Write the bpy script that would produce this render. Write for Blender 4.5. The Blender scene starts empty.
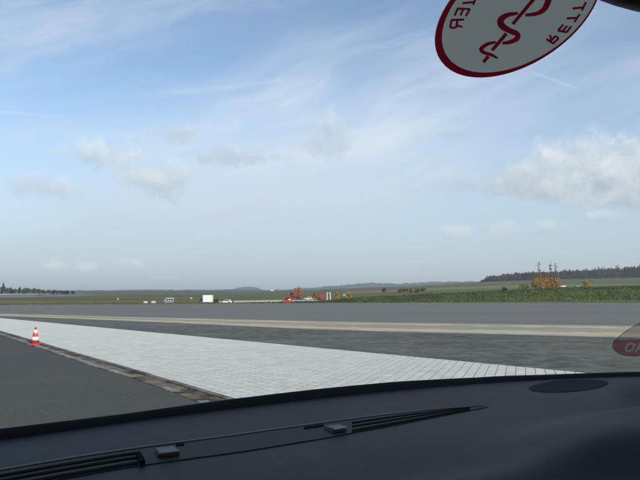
import bpy, bmesh, math, random
import numpy as np
from mathutils import Vector, Matrix
from mathutils.bvhtree import BVHTree

R = math.radians
scene = bpy.context.scene
COL = scene.collection

# ------------------------------------------------------------------ camera
F_PX = 622.0                      # focal length in photograph pixels (640 wide)
CAMH = 1.30
PITCH = math.atan((299.1 - 240) / F_PX)
ROLL = math.atan(1.4 / 640)
CAM = Vector((0, 0, CAMH))
_f = Vector((0, math.cos(PITCH), math.sin(PITCH)))
_u0 = Vector((0, -math.sin(PITCH), math.cos(PITCH)))
_r0 = Vector((1, 0, 0))
_u = _u0 * math.cos(ROLL) + _r0 * math.sin(ROLL)
_r = _r0 * math.cos(ROLL) - _u0 * math.sin(ROLL)
cd = bpy.data.cameras.new('camera')
cd.sensor_width = 36.0
cd.lens = 36.0 * F_PX / 640
cd.clip_start = 0.01
cd.clip_end = 30000
cam = bpy.data.objects.new('camera', cd)
COL.objects.link(cam)
cam.matrix_world = Matrix(((_r.x, _u.x, -_f.x, 0), (_r.y, _u.y, -_f.y, 0), (_r.z, _u.z, -_f.z, CAMH), (0, 0, 0, 1)))
scene.camera = cam

def ray(x, y):
    """direction of a photograph pixel"""
    return (_f + _r * ((x - 320) / F_PX) - _u * ((y - 240) / F_PX)).normalized()
def G(x, y, z=0.0):
    d = ray(x, y)
    return CAM + d * ((z - CAMH) / d.z)
def at(x, y, Y):
    d = ray(x, y)
    return CAM + d * (Y / d.y)

# ------------------------------------------------------------------ sun, sky
SUN_AZ = R(146)      # clockwise from +Y (view direction)
SUN_EL = R(28)
sun_dir = Vector((math.sin(SUN_AZ) * math.cos(SUN_EL), math.cos(SUN_AZ) * math.cos(SUN_EL), math.sin(SUN_EL)))
sl = bpy.data.lights.new('sun', 'SUN')
sl.energy = 3.6
sl.angle = R(0.5)
sl.color = (1.0, 0.92, 0.80)
so = bpy.data.objects.new('sun', sl)
COL.objects.link(so)
so.rotation_euler = sun_dir.to_track_quat('Z', 'Y').to_euler()
so.location = (30, -30, 40)

scene.view_settings.view_transform = 'Standard'
scene.view_settings.look = 'None'
scene.view_settings.gamma = 1.0
scene.view_settings.exposure = 0.33
scene.view_settings.use_curve_mapping = False

world = bpy.data.worlds.new('World')
scene.world = world
world.use_nodes = True
world.cycles.sampling_method = 'MANUAL'
world.cycles.sample_map_resolution = 256

class X:
    """tiny arithmetic layer over shader Math nodes"""
    nt = None
    def __init__(s, sock): s.s = sock
    @staticmethod
    def m(op, *a, clamp=False):
        n = X.nt.nodes.new('ShaderNodeMath'); n.operation = op; n.use_clamp = clamp
        for i, v in enumerate(a):
            if isinstance(v, X): X.nt.links.new(v.s, n.inputs[i])
            else: n.inputs[i].default_value = v
        return X(n.outputs[0])
    def __add__(s, o): return X.m('ADD', s, o)
    def __radd__(s, o): return X.m('ADD', s, o)
    def __sub__(s, o): return X.m('SUBTRACT', s, o)
    def __rsub__(s, o): return X.m('SUBTRACT', o, s)
    def __mul__(s, o): return X.m('MULTIPLY', s, o)
    def __rmul__(s, o): return X.m('MULTIPLY', s, o)
    def __truediv__(s, o): return X.m('DIVIDE', s, o)
def sstep(v, a, b):
    n = X.nt.nodes.new('ShaderNodeMapRange'); n.interpolation_type = 'SMOOTHSTEP'
    X.nt.links.new(v.s, n.inputs['Value'])
    n.inputs['From Min'].default_value = a; n.inputs['From Max'].default_value = b
    return X(n.outputs['Result'])
def comb(x, y, z):
    n = X.nt.nodes.new('ShaderNodeCombineXYZ')
    for i, v in enumerate((x, y, z)):
        if isinstance(v, X): X.nt.links.new(v.s, n.inputs[i])
        else: n.inputs[i].default_value = v
    return n.outputs[0]
def noise(vec, scale, detail=4, rough=0.55, dist=0.0):
    n = X.nt.nodes.new('ShaderNodeTexNoise')
    X.nt.links.new(vec, n.inputs['Vector'])
    n.inputs['Scale'].default_value = scale; n.inputs['Detail'].default_value = detail
    n.inputs['Roughness'].default_value = rough; n.inputs['Distortion'].default_value = dist
    return X(n.outputs['Fac'])
def mixc(fac, a, b):
    n = X.nt.nodes.new('ShaderNodeMix'); n.data_type = 'RGBA'
    if isinstance(fac, X): X.nt.links.new(fac.s, n.inputs[0])
    else: n.inputs[0].default_value = fac
    for v, i in ((a, 6), (b, 7)):
        if isinstance(v, (tuple, list)): n.inputs[i].default_value = (*v[:3], 1)
        else: X.nt.links.new(v, n.inputs[i])
    return n.outputs[2]

def build_world():
    nt = world.node_tree
    nt.nodes.clear(); X.nt = nt
    out = nt.nodes.new('ShaderNodeOutputWorld')
    bg = nt.nodes.new('ShaderNodeBackground')
    bg.inputs['Strength'].default_value = 0.14
    nt.links.new(bg.outputs[0], out.inputs[0])
    sky = nt.nodes.new('ShaderNodeTexSky'); sky.sky_type = 'NISHITA'
    sky.sun_disc = False
    sky.sun_elevation = SUN_EL; sky.sun_rotation = SUN_AZ
    sky.air_density = 1.0; sky.dust_density = 0.5; sky.ozone_density = 1.5; sky.altitude = 300
    tc = nt.nodes.new('ShaderNodeTexCoord')
    sep = nt.nodes.new('ShaderNodeSeparateXYZ'); nt.links.new(tc.outputs['Generated'], sep.inputs[0])
    dx, dy, dz = (X(sep.outputs[i]) for i in range(3))
    az = X.m('ARCTAN2', dx, dy)
    el = X.m('ARCSINE', dz)
    D = tc.outputs['Generated']
    col = sky.outputs[0]
    # high veil of cirrus, streaks rising gently to the right
    a = R(-14)
    su = az * math.cos(a) - el * math.sin(a) * 1.0
    sv = az * math.sin(a) + el * math.cos(a)
    warp = noise(comb(az * 2.0, el * 4.0, 3.3), 1.5, 2)
    streak = noise(comb(su * 1.6, sv * 11.0 + warp * 1.6, 0.7), 1.4, 5, 0.6)
    broad = noise(comb(su * 1.1, sv * 3.4, 5.2), 1.3, 3, 0.5)
    fine = noise(comb(su * 5.0, sv * 40.0 + warp * 4.0, 8.1), 1.2, 5, 0.62)
    veil = sstep(broad * 0.65 + streak * 0.35, 0.36, 0.66)
    veil = veil * (0.35 + sstep(streak * 0.55 + fine * 0.45, 0.34, 0.66) * 0.9)
    # brightest part of the veil, straight ahead and a little left
    c = ray(290, 190)
    ca, ce = math.atan2(c.x, c.y), math.asin(c.z)
    ga = (su - (ca * math.cos(a) - ce * math.sin(a))) / 0.42
    ge = (sv - (ca * math.sin(a) + ce * math.cos(a))) / 0.13
    glow = X.m('EXPONENT', (ga * ga + ge * ge) * -1.0)
    up = sstep(el, 0.0, 0.25)
    vf = X.m('MINIMUM', veil * 0.40 * up + glow * 0.72 * (0.25 + streak * 0.9 + fine * 0.5), 0.9)
    col = mixc(vf, col, (4.8, 5.2, 5.75))
    # contrails: thin straight streaks
    for (x0, y0, x1, y1, w, o) in ((-80, 103, 96, 119, 1.2, .35), (330, 72, 96, 98, 2.6, .22), (520, 68, 590, 92, 1.2, .26)):
        p, q = ray(x0, y0), ray(x1, y1)
        A = (math.atan2(p.x, p.y), math.asin(p.z)); B = (math.atan2(q.x, q.y), math.asin(q.z))
        L = math.hypot(B[0] - A[0], B[1] - A[1]); tx, ty = (B[0] - A[0]) / L, (B[1] - A[1]) / L
        t = ((az - A[0]) * tx + (el - A[1]) * ty) / L
        n = ((az - A[0]) * -ty + (el - A[1]) * tx) / (w / F_PX)
        f = X.m('EXPONENT', (n * n) * -1.0) * sstep(t, 0.0, 0.3) * (1 - sstep(t, 0.6, 1.0)) * (0.4 + fine) * o
        col = mixc(f, col, (4.6, 5.3, 6.1))
    # air near the horizon: pale blue-grey mist layer
    mist = 1 - sstep(el, -0.02, 0.30)
    col = mixc(mist * 0.88, col, (3.15, 3.55, 4.1))
    # cumulus
    n1 = noise(D, 20.0, 7, 0.6, 0.3)
    off = nt.nodes.new('ShaderNodeVectorMath'); off.operation = 'ADD'
    nt.links.new(D, off.inputs[0]); off.inputs[1].default_value = (sun_dir.x * 0.012, 0, 0.018)
    n2 = noise(off.outputs[0], 20.0, 8, 0.6, 0.3)
    nb = noise(D, 60.0, 5, 0.6)
    nn = (n1 - 0.5) + (nb - 0.5) * 0.34
    relief = (n1 - n2) * 1.7
    P2 = comb(az, el, 0.0)
    DARK, LITE = (2.95, 3.4, 4.0), (5.2, 5.45, 5.65)
    def cloud(ca, ce, w, h, o, rg, lift, soft, flat):
        n = nt.nodes.new('ShaderNodeVectorMath'); n.operation = 'MULTIPLY_ADD'
        nt.links.new(P2, n.inputs[0]); n.inputs[1].default_value = (1 / w, 1 / h, 0); n.inputs[2].default_value = (-ca / w, -ce / h, 0)
        sp = nt.nodes.new('ShaderNodeSeparateXYZ'); nt.links.new(n.outputs[0], sp.inputs[0])
        ex, ey = X(sp.outputs[0]), X(sp.outputs[1])
        if flat:
            ey2 = X.m('MAXIMUM', ey * 0.8, ey * -2.2)
            r_ = X.m('SQRT', ex * ex + ey2 * ey2)
        else:
            l = nt.nodes.new('ShaderNodeVectorMath'); l.operation = 'LENGTH'; nt.links.new(n.outputs[0], l.inputs[0])
            r_ = X(l.outputs['Value'])
        m = X.m('MULTIPLY_ADD', nn, 1.6 * rg, 1.0) - r_
        dn = sstep(m, 0.05, 0.05 + soft)
        lit = X.m('MULTIPLY_ADD', ey, 0.55 if flat else 0.6, relief + lift, clamp=True)
        return dn * o, mixc(lit, DARK, LITE)
    # x, y, half width, half height, opacity, ragged, lift, softness, flat base
    clouds = [
        (478, 182, 70, 13, .35, 1.2, .15, .9, 0),
        (548, 185, 56, 40, .85, .62, .30, .55, 1), (592, 186, 62, 47, .9, .58, .34, .5, 1), (645, 187, 58, 49, .9, .58, .30, .5, 1), (512, 187, 42, 24, .65, .8, .12, .8, 1),
        (105, 157, 60, 20, .62, 1.9, .55, .8, 0), (152, 177, 56, 25, .76, 1.7, .48, .75, 0), (40, 185, 54, 15, .62, 1.6, .42, .8, 0),
        (245, 157, 48, 15, .48, 2.6, .0, .7, 0), (325, 136, 30, 30, .46, 2.2, .25, .9, 0), (176, 134, 30, 13, .4, 2.3, .05, .8, 0),
        (57, 268, 16, 9, .8, .8, .95, .6, 0), (88, 267, 15, 8, .75, .8, .95, .6, 0), (127, 264, 21, 7, .75, .8, .95, .6, 0), (174, 279, 32, 6, .5, 1.2, .5, .6, 0),
        (458, 233, 26, 10, .55, 1.1, .6, .7, 0), (498, 231, 30, 15, .62, 1.1, .6, .7, 0), (544, 229, 22, 11, .55, 1.1, .6, .7, 0), (606, 217, 20, 8, .6, 1.1, .6, .6, 0),
        (452, 134, 30, 8, .3, 1.8, .0, .8, 0), (412, 190, 18, 5, .25, 1.6, .1, .8, 0),
    ]
    rnd = random.Random(5)
    lst = []
    for (x, y, w, h, *rest) in clouds:
        d = ray(x, y)
        lst.append((math.atan2(d.x, d.y), math.asin(d.z), w / F_PX, h / F_PX, *rest))
    for k in range(6):                                # the same kind of sky goes on all round
        aa = R(45) + R(250) * (k + rnd.random()) / 6
        if aa > math.pi: aa -= 2 * math.pi
        s = rnd.uniform(.06, .14)
        lst.append((aa, rnd.uniform(.08, .4), s, s * rnd.uniform(.25, .4), rnd.uniform(.5, .9), .8, .32, .6, 0))
    for c in lst:
        dn, cc = cloud(*c)
        col = mixc(dn, col, cc)
    nt.links.new(col, bg.inputs['Color'])
build_world()

# ------------------------------------------------------------------ helpers
def mat(name, fn=None, color=(.5, .5, .5), rough=.7, metal=0.0, spec=0.5):
    m = bpy.data.materials.new(name); m.use_nodes = True
    nt = m.node_tree
    b = nt.nodes['Principled BSDF']
    b.inputs['Base Color'].default_value = (*color, 1)
    b.inputs['Roughness'].default_value = rough
    b.inputs['Metallic'].default_value = metal
    b.inputs['Specular IOR Level'].default_value = spec
    if fn:
        X.nt = nt
        fn(nt, b)
    return m
def texpos(nt, kind='Object'):
    if kind == 'World':
        g = nt.nodes.new('ShaderNodeNewGeometry'); return g.outputs['Position']
    t = nt.nodes.new('ShaderNodeTexCoord'); return t.outputs[kind]
def scalev(nt, v, s, rot=0.0):
    n = nt.nodes.new('ShaderNodeMapping'); nt.links.new(v, n.inputs[0])
    n.inputs['Scale'].default_value = s; n.inputs['Rotation'].default_value = (0, 0, rot)
    return n.outputs[0]
def bump(nt, b, h, strength, dist):
    n = nt.nodes.new('ShaderNodeBump'); n.inputs['Strength'].default_value = strength; n.inputs['Distance'].default_value = dist
    nt.links.new(h.s, n.inputs['Height']); nt.links.new(n.outputs[0], b.inputs['Normal'])

def tag(o, label, cat, group=None, kind=None):
    if label: o['label'] = label
    if cat: o['category'] = cat
    if group: o['group'] = group
    if kind: o['kind'] = kind
    return o
def mesh(name, verts, faces, m=None, parent=None, smooth=False, loc=None):
    me = bpy.data.meshes.new(name)
    me.from_pydata([tuple(v) for v in verts], [], faces)
    if m: me.materials.append(m)
    if smooth:
        me.polygons.foreach_set('use_smooth', [True] * len(me.polygons))
    o = bpy.data.objects.new(name, me); COL.objects.link(o)
    if parent: o.parent = parent
    if loc is not None: o.location = loc
    return o
def frombm(name, bm, m=None, parent=None, smooth=False):
    bmesh.ops.recalc_face_normals(bm, faces=bm.faces)
    me = bpy.data.meshes.new(name); bm.to_mesh(me); bm.free()
    if m: me.materials.append(m)
    if smooth: me.polygons.foreach_set('use_smooth', [True] * len(me.polygons))
    o = bpy.data.objects.new(name, me); COL.objects.link(o)
    if parent: o.parent = parent
    return o
def empty(name, loc=(0, 0, 0), rz=0):
    o = bpy.data.objects.new(name, None); COL.objects.link(o)
    o.location = loc; o.rotation_euler = (0, 0, rz); o.empty_display_size = .2
    return o
def box(bm, c, s, rz=0.0, bev=0.0):
    r = bmesh.ops.create_cube(bm, size=1.0)
    M = Matrix.Translation(c) @ Matrix.Rotation(rz, 4, 'Z') @ Matrix.Diagonal((*s, 1))
    bmesh.ops.transform(bm, matrix=M, verts=r['verts'])
    if bev:
        ed = list({e for v in r['verts'] for e in v.link_edges})
        bmesh.ops.bevel(bm, geom=ed, offset=bev, segments=2, affect='EDGES')
def cyl(bm, p, q, r0, r1, n=10):
    p, q = Vector(p), Vector(q)
    d = q - p
    M = Matrix.Translation((p + q) / 2) @ d.to_track_quat('Z', 'Y').to_matrix().to_4x4()
    bmesh.ops.create_cone(bm, cap_ends=True, segments=n, radius1=r0, radius2=r1, depth=d.length, matrix=M)
def boxo(name, c, s, m, parent, rz=0, bev=0.0):
    bm = bmesh.new(); box(bm, c, s, rz, bev); return frombm(name, bm, m, parent)
def cylo(name, p, q, r0, r1, m, parent, n=10, smooth=False):
    bm = bmesh.new(); cyl(bm, p, q, r0, r1, n); return frombm(name, bm, m, parent, smooth)

# ------------------------------------------------------------------ terrain
SKX = [-2500, -900, -300, 0, 140, 240, 300, 345, 420, 480, 560, 640, 760, 1200, 2800]
SKY_ = [293, 292, 292, 292.4, 291.8, 291.4, 290.2, 288.2, 285.5, 282.6, 281.2, 280.0, 278.5, 280, 288]
R0, R1 = 212.0, 950.0
SKZ = [(at(x, y, R1).z) for x, y in zip(SKX, SKY_)]
def terr(x, y):
    r = math.hypot(x, y)
    if r < R0: return -0.03
    if y > 0.12 * r: px = 320 + F_PX * x / y
    else: px = 5000 if x > 0 else -5000
    S = float(np.interp(px, SKX, SKZ))
    t = min(1.0, (r - R0) / (R1 - R0))
    z = S * (t * .9 + .1 * t * t)
    z += (math.sin(x * .011 + 1) * math.sin(y * .013) * 0.9) * min(1, (r - R0) / 200) * (1 if r < 1200 else 0.3)
    if r > R1: z -= (r - R1) * 0.004
    return z - 0.03
def TG(x, y, far=1400):
    d = ray(x, y)
    h = math.hypot(d.x, d.y)
    t = 60.0
    while t < far:
        p = CAM + d * t
        if p.z <= terr(p.x, p.y): break
        t += 1.0
    return CAM + d * t

def f_grass(nt, b):
    p = texpos(nt, 'World')
    big = noise(scalev(nt, p, (.008, .012, 1), .2), 1, 6, .7)
    med = noise(scalev(nt, p, (.07, .02, 1)), 1, 6, .7)
    c = mixc(sstep(big, .4, .62), (.070, .080, .030), (.155, .130, .056))
    c = mixc(sstep(med, .4, .7), c, (.090, .105, .038))
    nt.links.new(c, b.inputs['Base Color'])
M_GRASS = mat('meadow_grass', f_grass, rough=.95, spec=.1)
rs = [0.0] + [2 * 1.35 ** i for i in range(14)] + list(np.linspace(150, 230, 9)) + list(np.linspace(250, 960, 40)) + [1100, 1300, 1700, 2400, 3500, 5000, 7500]
NA = 240
tv, tf = [], []
for ri, r in enumerate(rs):
    for k in range(NA):
        a = 2 * math.pi * k / NA
        x, y = r * math.sin(a), r * math.cos(a)
        tv.append((x, y, terr(x, y)))
for ri in range(len(rs) - 1):
    for k in range(NA):
        a, b_ = ri * NA + k, ri * NA + (k + 1) % NA
        tf.append((a, b_, b_ + NA, a + NA))
ground = mesh('ground', tv, tf, M_GRASS, smooth=True)
tag(ground, 'grassy airfield ground rising gently to the horizon', 'ground', kind='structure')

# ------------------------------------------------------------------ paved surfaces
def asphalt(name, c0, c1, c2, streak_rot=0.0, fine=9.0, rough=.9, streak=.5):
    def fn(nt, b):
        p = texpos(nt, 'World')
        s = noise(scalev(nt, p, (.035, .55, 1), streak_rot), 1, 6, .72)
        m = noise(p, .35, 6, .68)
        g = noise(p, fine, 4, .75)
        c = mixc(sstep(m, .35, .68), c0, c1)
        c = mixc(sstep(s, .42, .72) * streak, c, c2)
        L = noise(scalev(nt, p, (.007, .05, 1), streak_rot), 1, 5, .7)
        c = mixc(sstep(L, .38, .66) * streak * .7, c, tuple(v * .92 for v in c2))
        c = mixc(sstep(g, .38, .70) * .6, c, tuple(v * 1.4 for v in c1))
        c = mixc((1 - sstep(g, .26, .44)) * .45, c, tuple(v * .7 for v in c2))
        nt.links.new(c, b.inputs['Base Color'])
        bump(nt, b, g, .35, .01)
    return mat(name, fn, rough=rough, spec=.25)
M_APRON = asphalt('apron_asphalt', (.134, .138, .126), (.164, .165, .150), (.096, .100, .092), R(-4), 5.0, streak=.9)
M_LANE = asphalt('lane_asphalt', (.054, .058, .053), (.066, .070, .063), (.046, .050, .046), R(-50), 14.0, streak=.4)
M_SKID = asphalt('rough_asphalt', (.064, .069, .062), (.136, .140, .126), (.036, .040, .037), R(-35), 2.2, streak=.9)

def sheet(name, lower, upper, m, label, cat, z=.004, n=40, mid=None):
    """ground sheet between two lines given in photograph pixels, lying on z"""
    v, f = [], []
    for line in (lower, upper):
        xs = [p[0] for p in line]; ys = [p[1] for p in line]
        for k in range(n + 1):
            x = xs[0] + (xs[-1] - xs[0]) * k / n
            v.append(G(x, float(np.interp(x, xs, ys)), z))
    for k in range(n): f.append((k, k + 1, n + 2 + k, n + 1 + k))
    o = mesh(name, v, f, m)
    return tag(o, label, cat, kind='structure')

# the wide apron reaches to the grass edge
edge = [(-420, 306.8), (-100, 305.4), (0, 304.9), (160, 304.0), (300, 303.2), (420, 302.8), (560, 302.4), (640, 301.9), (900, 300.9)]
av = [G(x, y) for x, y in edge]
av = [Vector((p.x, min(p.y, 209), 0)) for p in av]
av += [Vector((150, 20, 0)), Vector((120, -60, 0)), Vector((-120, -60, 0)), Vector((-170, 40, 0))]
apron = mesh('asphalt_apron', av, [tuple(range(len(av)))][::1], M_APRON)
if apron.data.polygons[0].normal.z < 0: apron.data.flip_normals()
tag(apron, 'wide grey asphalt apron of the driving ground reaching to the far grass edge', 'asphalt', kind='structure')

# pale worn concrete track crossing the apron
def f_track(nt, b):
    p = texpos(nt, 'World')
    s = noise(scalev(nt, p, (.03, .8, 1), R(-32)), 1, 6, .7)
    g = noise(p, 4.0, 5, .7)
    c = mixc(sstep(s, .35, .68), (.28, .245, .175), (.40, .355, .265))
    c = mixc(sstep(g, .45, .8) * .5, c, (.17, .16, .145))
    nt.links.new(c, b.inputs['Base Color'])
M_TRACK = mat('worn_concrete', f_track, rough=.9, spec=.2)
def f_track2(nt, b):
    p = texpos(nt, 'World')
    s = noise(scalev(nt, p, (.04, 1.4, 1), R(-32)), 1, 6, .75)
    c = mixc(sstep(s, .3, .7), (.35, .31, .23), (.53, .475, .365))
    nt.links.new(c, b.inputs['Base Color'])
M_TRACK2 = mat('pale_concrete', f_track2, rough=.9, spec=.2)
t_up = [(-260, 308.6), (-80, 311.6), (0, 313.6), (160, 317.6), (340, 321.6), (500, 324.0), (640, 325.8), (1000, 329.5)]
t_lo = [(-260, 310.0), (-80, 313.4), (0, 315.8), (160, 322.2), (300, 328.8), (400, 331.9), (500, 334.2), (600, 337.0), (640, 338.0), (1000, 347)]
track = sheet('concrete_track', t_lo, t_up, M_TRACK, 'tan worn concrete track running across the asphalt apron', 'track', .004)
def inter(t):
    xs = np.linspace(-260, 1000, 110)
    a = np.interp(xs, [p[0] for p in t_lo], [p[1] for p in t_lo]); b = np.interp(xs, [p[0] for p in t_up], [p[1] for p in t_up])
    jr = np.random.default_rng(int(t * 1000))
    w = np.abs(a - b)
    return [(x, yy) for x, yy in zip(xs, a * (1 - t) + b * t + jr.normal(size=len(xs)) * w * .035)]
band = sheet('pale_track_band', inter(.06), inter(.36), M_TRACK2, 'paler polished band along the near side of the tan track', 'track', .008, 160)
band2 = sheet('pale_track_band', inter(.74), inter(.88), M_TRACK2, 'narrow paler band along the far side of the tan track', 'track', .008, 160)

# rough dark asphalt between track and the white paving
ST_T = [(-40, 314.4), (600, 375.0)]       # far edge of the white strip (a straight line)
ST_B = [(-40, 319.35), (235, 399.5)]      # near edge
def lin(line, x):
    (x0, y0), (x1, y1) = line
    return y0 + (y1 - y0) * (x - x0) / (x1 - x0)
skid = sheet('rough_asphalt_lane', [(-40, 314.45), (300, 346.7), (640, 378.9), (760, 390)], [(-40, 315.2), (0, 316.2), (160, 322.6), (300, 329.2), (400, 332.3), (500, 334.6), (640, 338.4), (760, 341.4)], M_SKID,
             'dark rough mottled asphalt lane between the white paving and the tan track', 'asphalt', .006)

# white block paving ---------------------------------------------------
A0, A1 = G(*ST_T[0]), G(*ST_T[1])
B0, B1 = G(*ST_B[0]), G(*ST_B[1])
A1 = A1 + (A1 - A0).normalized() * 4.0
B1 = B1 + (B1 - B0).normalized() * 6.5
quad = [A0, A1, B1, B0]
def f_bed(nt, b):
    p = texpos(nt, 'World')
    g = noise(p, 3, 4, .7)
    nt.links.new(mixc(g, (.13, .13, .115), (.24, .24, .22)), b.inputs['Base Color'])
M_BED = mat('paving_joint', f_bed, rough=.95, spec=.1)
strip = mesh('white_paved_strip', [(p.x, p.y, .0118) for p in quad], [(0, 1, 2, 3)], M_BED)
if strip.data.polygons[0].normal.z < 0: strip.data.flip_normals()
tag(strip, 'wide strip of white concrete block paving beside the traffic cone', 'paving', kind='structure')
def f_paver(nt, b):
    p = texpos(nt, 'World')
    oi = nt.nodes.new('ShaderNodeObjectInfo')
    at_ = nt.nodes.new('ShaderNodeAttribute'); at_.attribute_name = 'tone'
    t = X(at_.outputs['Fac'])
    big = noise(scalev(nt, p, (.3, .5, 1), R(40)), 1, 5, .65)
    st = noise(p, 1.7, 6, .7)
    c = mixc(t, (.50, .505, .465), (.60, .605, .56))
    c = mixc(sstep(big, .45, .75) * .3, c, (.42, .44, .42))
    c = mixc(sstep(st, .56, .82) * .4, c, (.38, .38, .34))
    nt.links.new(c, b.inputs['Base Color'])
    bump(nt, b, noise(p, 60, 4, .7), .3, .003)
M_PAVER = mat('white_concrete_block', f_paver, rough=.8, spec=.3)
ang = R(72)
e1 = Vector((math.cos(ang), math.sin(ang), 0)); e2 = Vector((-math.sin(ang), math.cos(ang), 0))
PL, PW, GAP, GAPX = .25, .165, .012, .032
def clip(poly):
    for i in range(4):
        a, b = quad[i], quad[(i + 1) % 4]
        nx, ny = -(b.y - a.y), (b.x - a.x)
        cx, cy = sum(q.x for q in quad) / 4, sum(q.y for q in quad) / 4
        if (cx - a.x) * nx + (cy - a.y) * ny < 0: nx, ny = -nx, -ny
        out = []
        for k in range(len(poly)):
            p, q = poly[k], poly[(k + 1) % len(poly)]
            dp = (p[0] - a.x) * nx + (p[1] - a.y) * ny; dq = (q[0] - a.x) * nx + (q[1] - a.y) * ny
            if dp >= 0: out.append(p)
            if (dp >= 0) != (dq >= 0):
                s = dp / (dp - dq); out.append((p[0] + (q[0] - p[0]) * s, p[1] + (q[1] - p[1]) * s))
        poly = out
        if len(poly) < 3: return None
    return poly
us = [p.dot(e1) for p in quad]; vs = [p.dot(e2) for p in quad]
rnd = random.Random(11)
blocks = []
for j in range(int(min(vs) / PW) - 1, int(max(vs) / PW) + 2):
    for i in range(int(min(us) / PL) - 1, int(max(us) / PL) + 2):
        u0 = i * PL + (PL / 2 if j % 2 else 0); v0 = j * PW
        pl = [(u0 + GAPX / 2, v0 + GAP / 2), (u0 + PL - GAPX / 2, v0 + GAP / 2), (u0 + PL - GAPX / 2, v0 + PW - GAP / 2), (u0 + GAPX / 2, v0 + PW - GAP / 2)]
        pl = [(u * e1.x + v * e2.x, u * e1.y + v * e2.y) for u, v in pl]
        c = clip(pl)
        if c:
            full = len(c) == 4 and abs(c[0][0] - pl[0][0]) < 1e-6 and abs(c[2][0] - pl[2][0]) < 1e-6
            blocks.append((c, full))
def proj(p):
    d = p - CAM
    return 320 + F_PX * d.dot(_r) / d.dot(_f), 240 - F_PX * d.dot(_u) / d.dot(_f)
def shows(p):
    x, y = proj(p)
    seal = float(np.interp(x, [0, 150, 235, 400, 500, 580, 640], [430, 410, 398, 382.5, 376, 373, 372]))
    return -4 < x < 644 and y < seal
cand = []
for k, (c, full) in enumerate(blocks):
    ce = Vector((sum(p[0] for p in c) / len(c), sum(p[1] for p in c) / len(c), .02))
    if full and shows(ce): cand.append((ce.length, k))
cand.sort()
single = {k for _, k in cand[:300]}
def block_geo(c, z, tx, ty):
    cx, cy = sum(p[0] for p in c) / len(c), sum(p[1] for p in c) / len(c)
    n = len(c); v = []
    for (x, y) in c: v.append((x, y, .0075))
    for (x, y) in c: v.append((x, y, z - .002 + tx * (x - cx) + ty * (y - cy)))
    for (x, y) in c:
        dx, dy = cx - x, cy - y; L = math.hypot(dx, dy) + 1e-6
        s = min(.004, L * .3) / L
        v.append((x + dx * s, y + dy * s, z + tx * (x - cx) + ty * (y - cy)))
    f = []
    for k in range(n):
        q = (k + 1) % n
        f.append((k, q, n + q, n + k)); f.append((n + k, n + q, 2 * n + q, 2 * n + k))
    f.append(tuple(range(2 * n, 3 * n)))
    return v, f
def set_tone(me, tones):
    a = me.attributes.new('tone', 'FLOAT', 'FACE')
    a.data.foreach_set('value', tones)
protos = []
base_c = [(-PL / 2 + GAPX / 2, -PW / 2 + GAP / 2), (PL / 2 - GAPX / 2, -PW / 2 + GAP / 2), (PL / 2 - GAPX / 2, PW / 2 - GAP / 2), (-PL / 2 + GAPX / 2, PW / 2 - GAP / 2)]
for k in range(8):
    v, f = block_geo(base_c, .014, 0, 0)
    me = bpy.data.meshes.new('paver'); me.from_pydata(v, [], f); me.materials.append(M_PAVER)
    set_tone(me, [k / 7.0] * len(f)); protos.append(me)
fv, ff, ft = [], [], []
for k, (c, full) in enumerate(blocks):
    z = .014 + rnd.uniform(-.001, .001); tx, ty = rnd.uniform(-.005, .005), rnd.uniform(-.005, .005)
    tone = min(1, max(0, rnd.gauss(.55, .2)))
    if k in single:
        o = bpy.data.objects.new('paver', protos[int(tone * 7.99)]); COL.objects.link(o)
        o.parent = strip
        o.location = (sum(p[0] for p in c) / 4, sum(p[1] for p in c) / 4, z - .014)
        o.rotation_euler = (ty, -tx, ang)
    else:
        v, f = block_geo(c, z, tx, ty)
        b0 = len(fv); fv += v; ff += [tuple(i + b0 for i in q) for q in f]; ft += [tone] * len(f)
pf = mesh('paver_field', fv, ff, M_PAVER, strip); set_tone(pf.data, ft); pf['kind'] = 'stuff'

# broken gutter along the near edge of the white paving ------------------
near = (B1 - B0).normalized()
nrm = Vector((-near.y, near.x, 0))
if nrm.dot(A0 - B0) > 0: nrm = -nrm
LB = (B1 - B0).length
# width of the gutter from the photograph: ~1 m in the middle
gp = [(0, 334.6), (40, 348.0), (71, 358.8), (102, 369.2), (130, 378.0), (167.5, 390.5), (199.4, 403.5)]
gw = []
for x, y in gp:
    q = G(x, y) - B0
    gw.append((q.dot(near), q.dot(nrm)))
def gwid(s): return float(np.interp(s, [a for a, _ in gw], [w for _, w in gw]))
def gpt(s, w, z): p = B0 + near * s + nrm * w; return (p.x, p.y, z)
def f_dirt(nt, b):
    p = texpos(nt, 'World')
    m = noise(p, 1.6, 7, .7); s = noise(p, .55, 4, .6)
    c = mixc(sstep(m, .38, .62), (.035, .030, .025), (.23, .185, .125))
    c = mixc(sstep(s, .48, .66), c, (.20, .195, .18))
    nt.links.new(c, b.inputs['Base Color'])
    bump(nt, b, noise(p, 14, 6, .7), .8, .02)
M_DIRT = mat('dirt_fill', f_dirt, rough=.95, spec=.1)
def f_gut(nt, b):
    p = texpos(nt, 'World')
    m = noise(p, 1.1, 7, .7); g = noise(p, 9, 4, .7)
    c = mixc(sstep(m, .4, .66), (.15, .155, .15), (.33, .33, .315))
    c = mixc(sstep(g, .5, .75) * .6, c, (.09, .09, .085))
    nt.links.new(c, b.inputs['Base Color'])
    bump(nt, b, g, .5, .008)
M_GUT = mat('gutter_concrete', f_gut, rough=.9, spec=.2)
def f_kerb(nt, b):
    p = texpos(nt, 'World')
    m = noise(p, 2.2, 6, .7)
    nt.links.new(mixc(sstep(m, .35, .68), (.085, .072, .058), (.21, .19, .16)), b.inputs['Base Color'])
    bump(nt, b, noise(p, 20, 4, .7), .6, .008)
M_KERB = mat('kerb_concrete', f_kerb, rough=.9, spec=.2)
gut = empty('gutter', tuple(B0))
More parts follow.
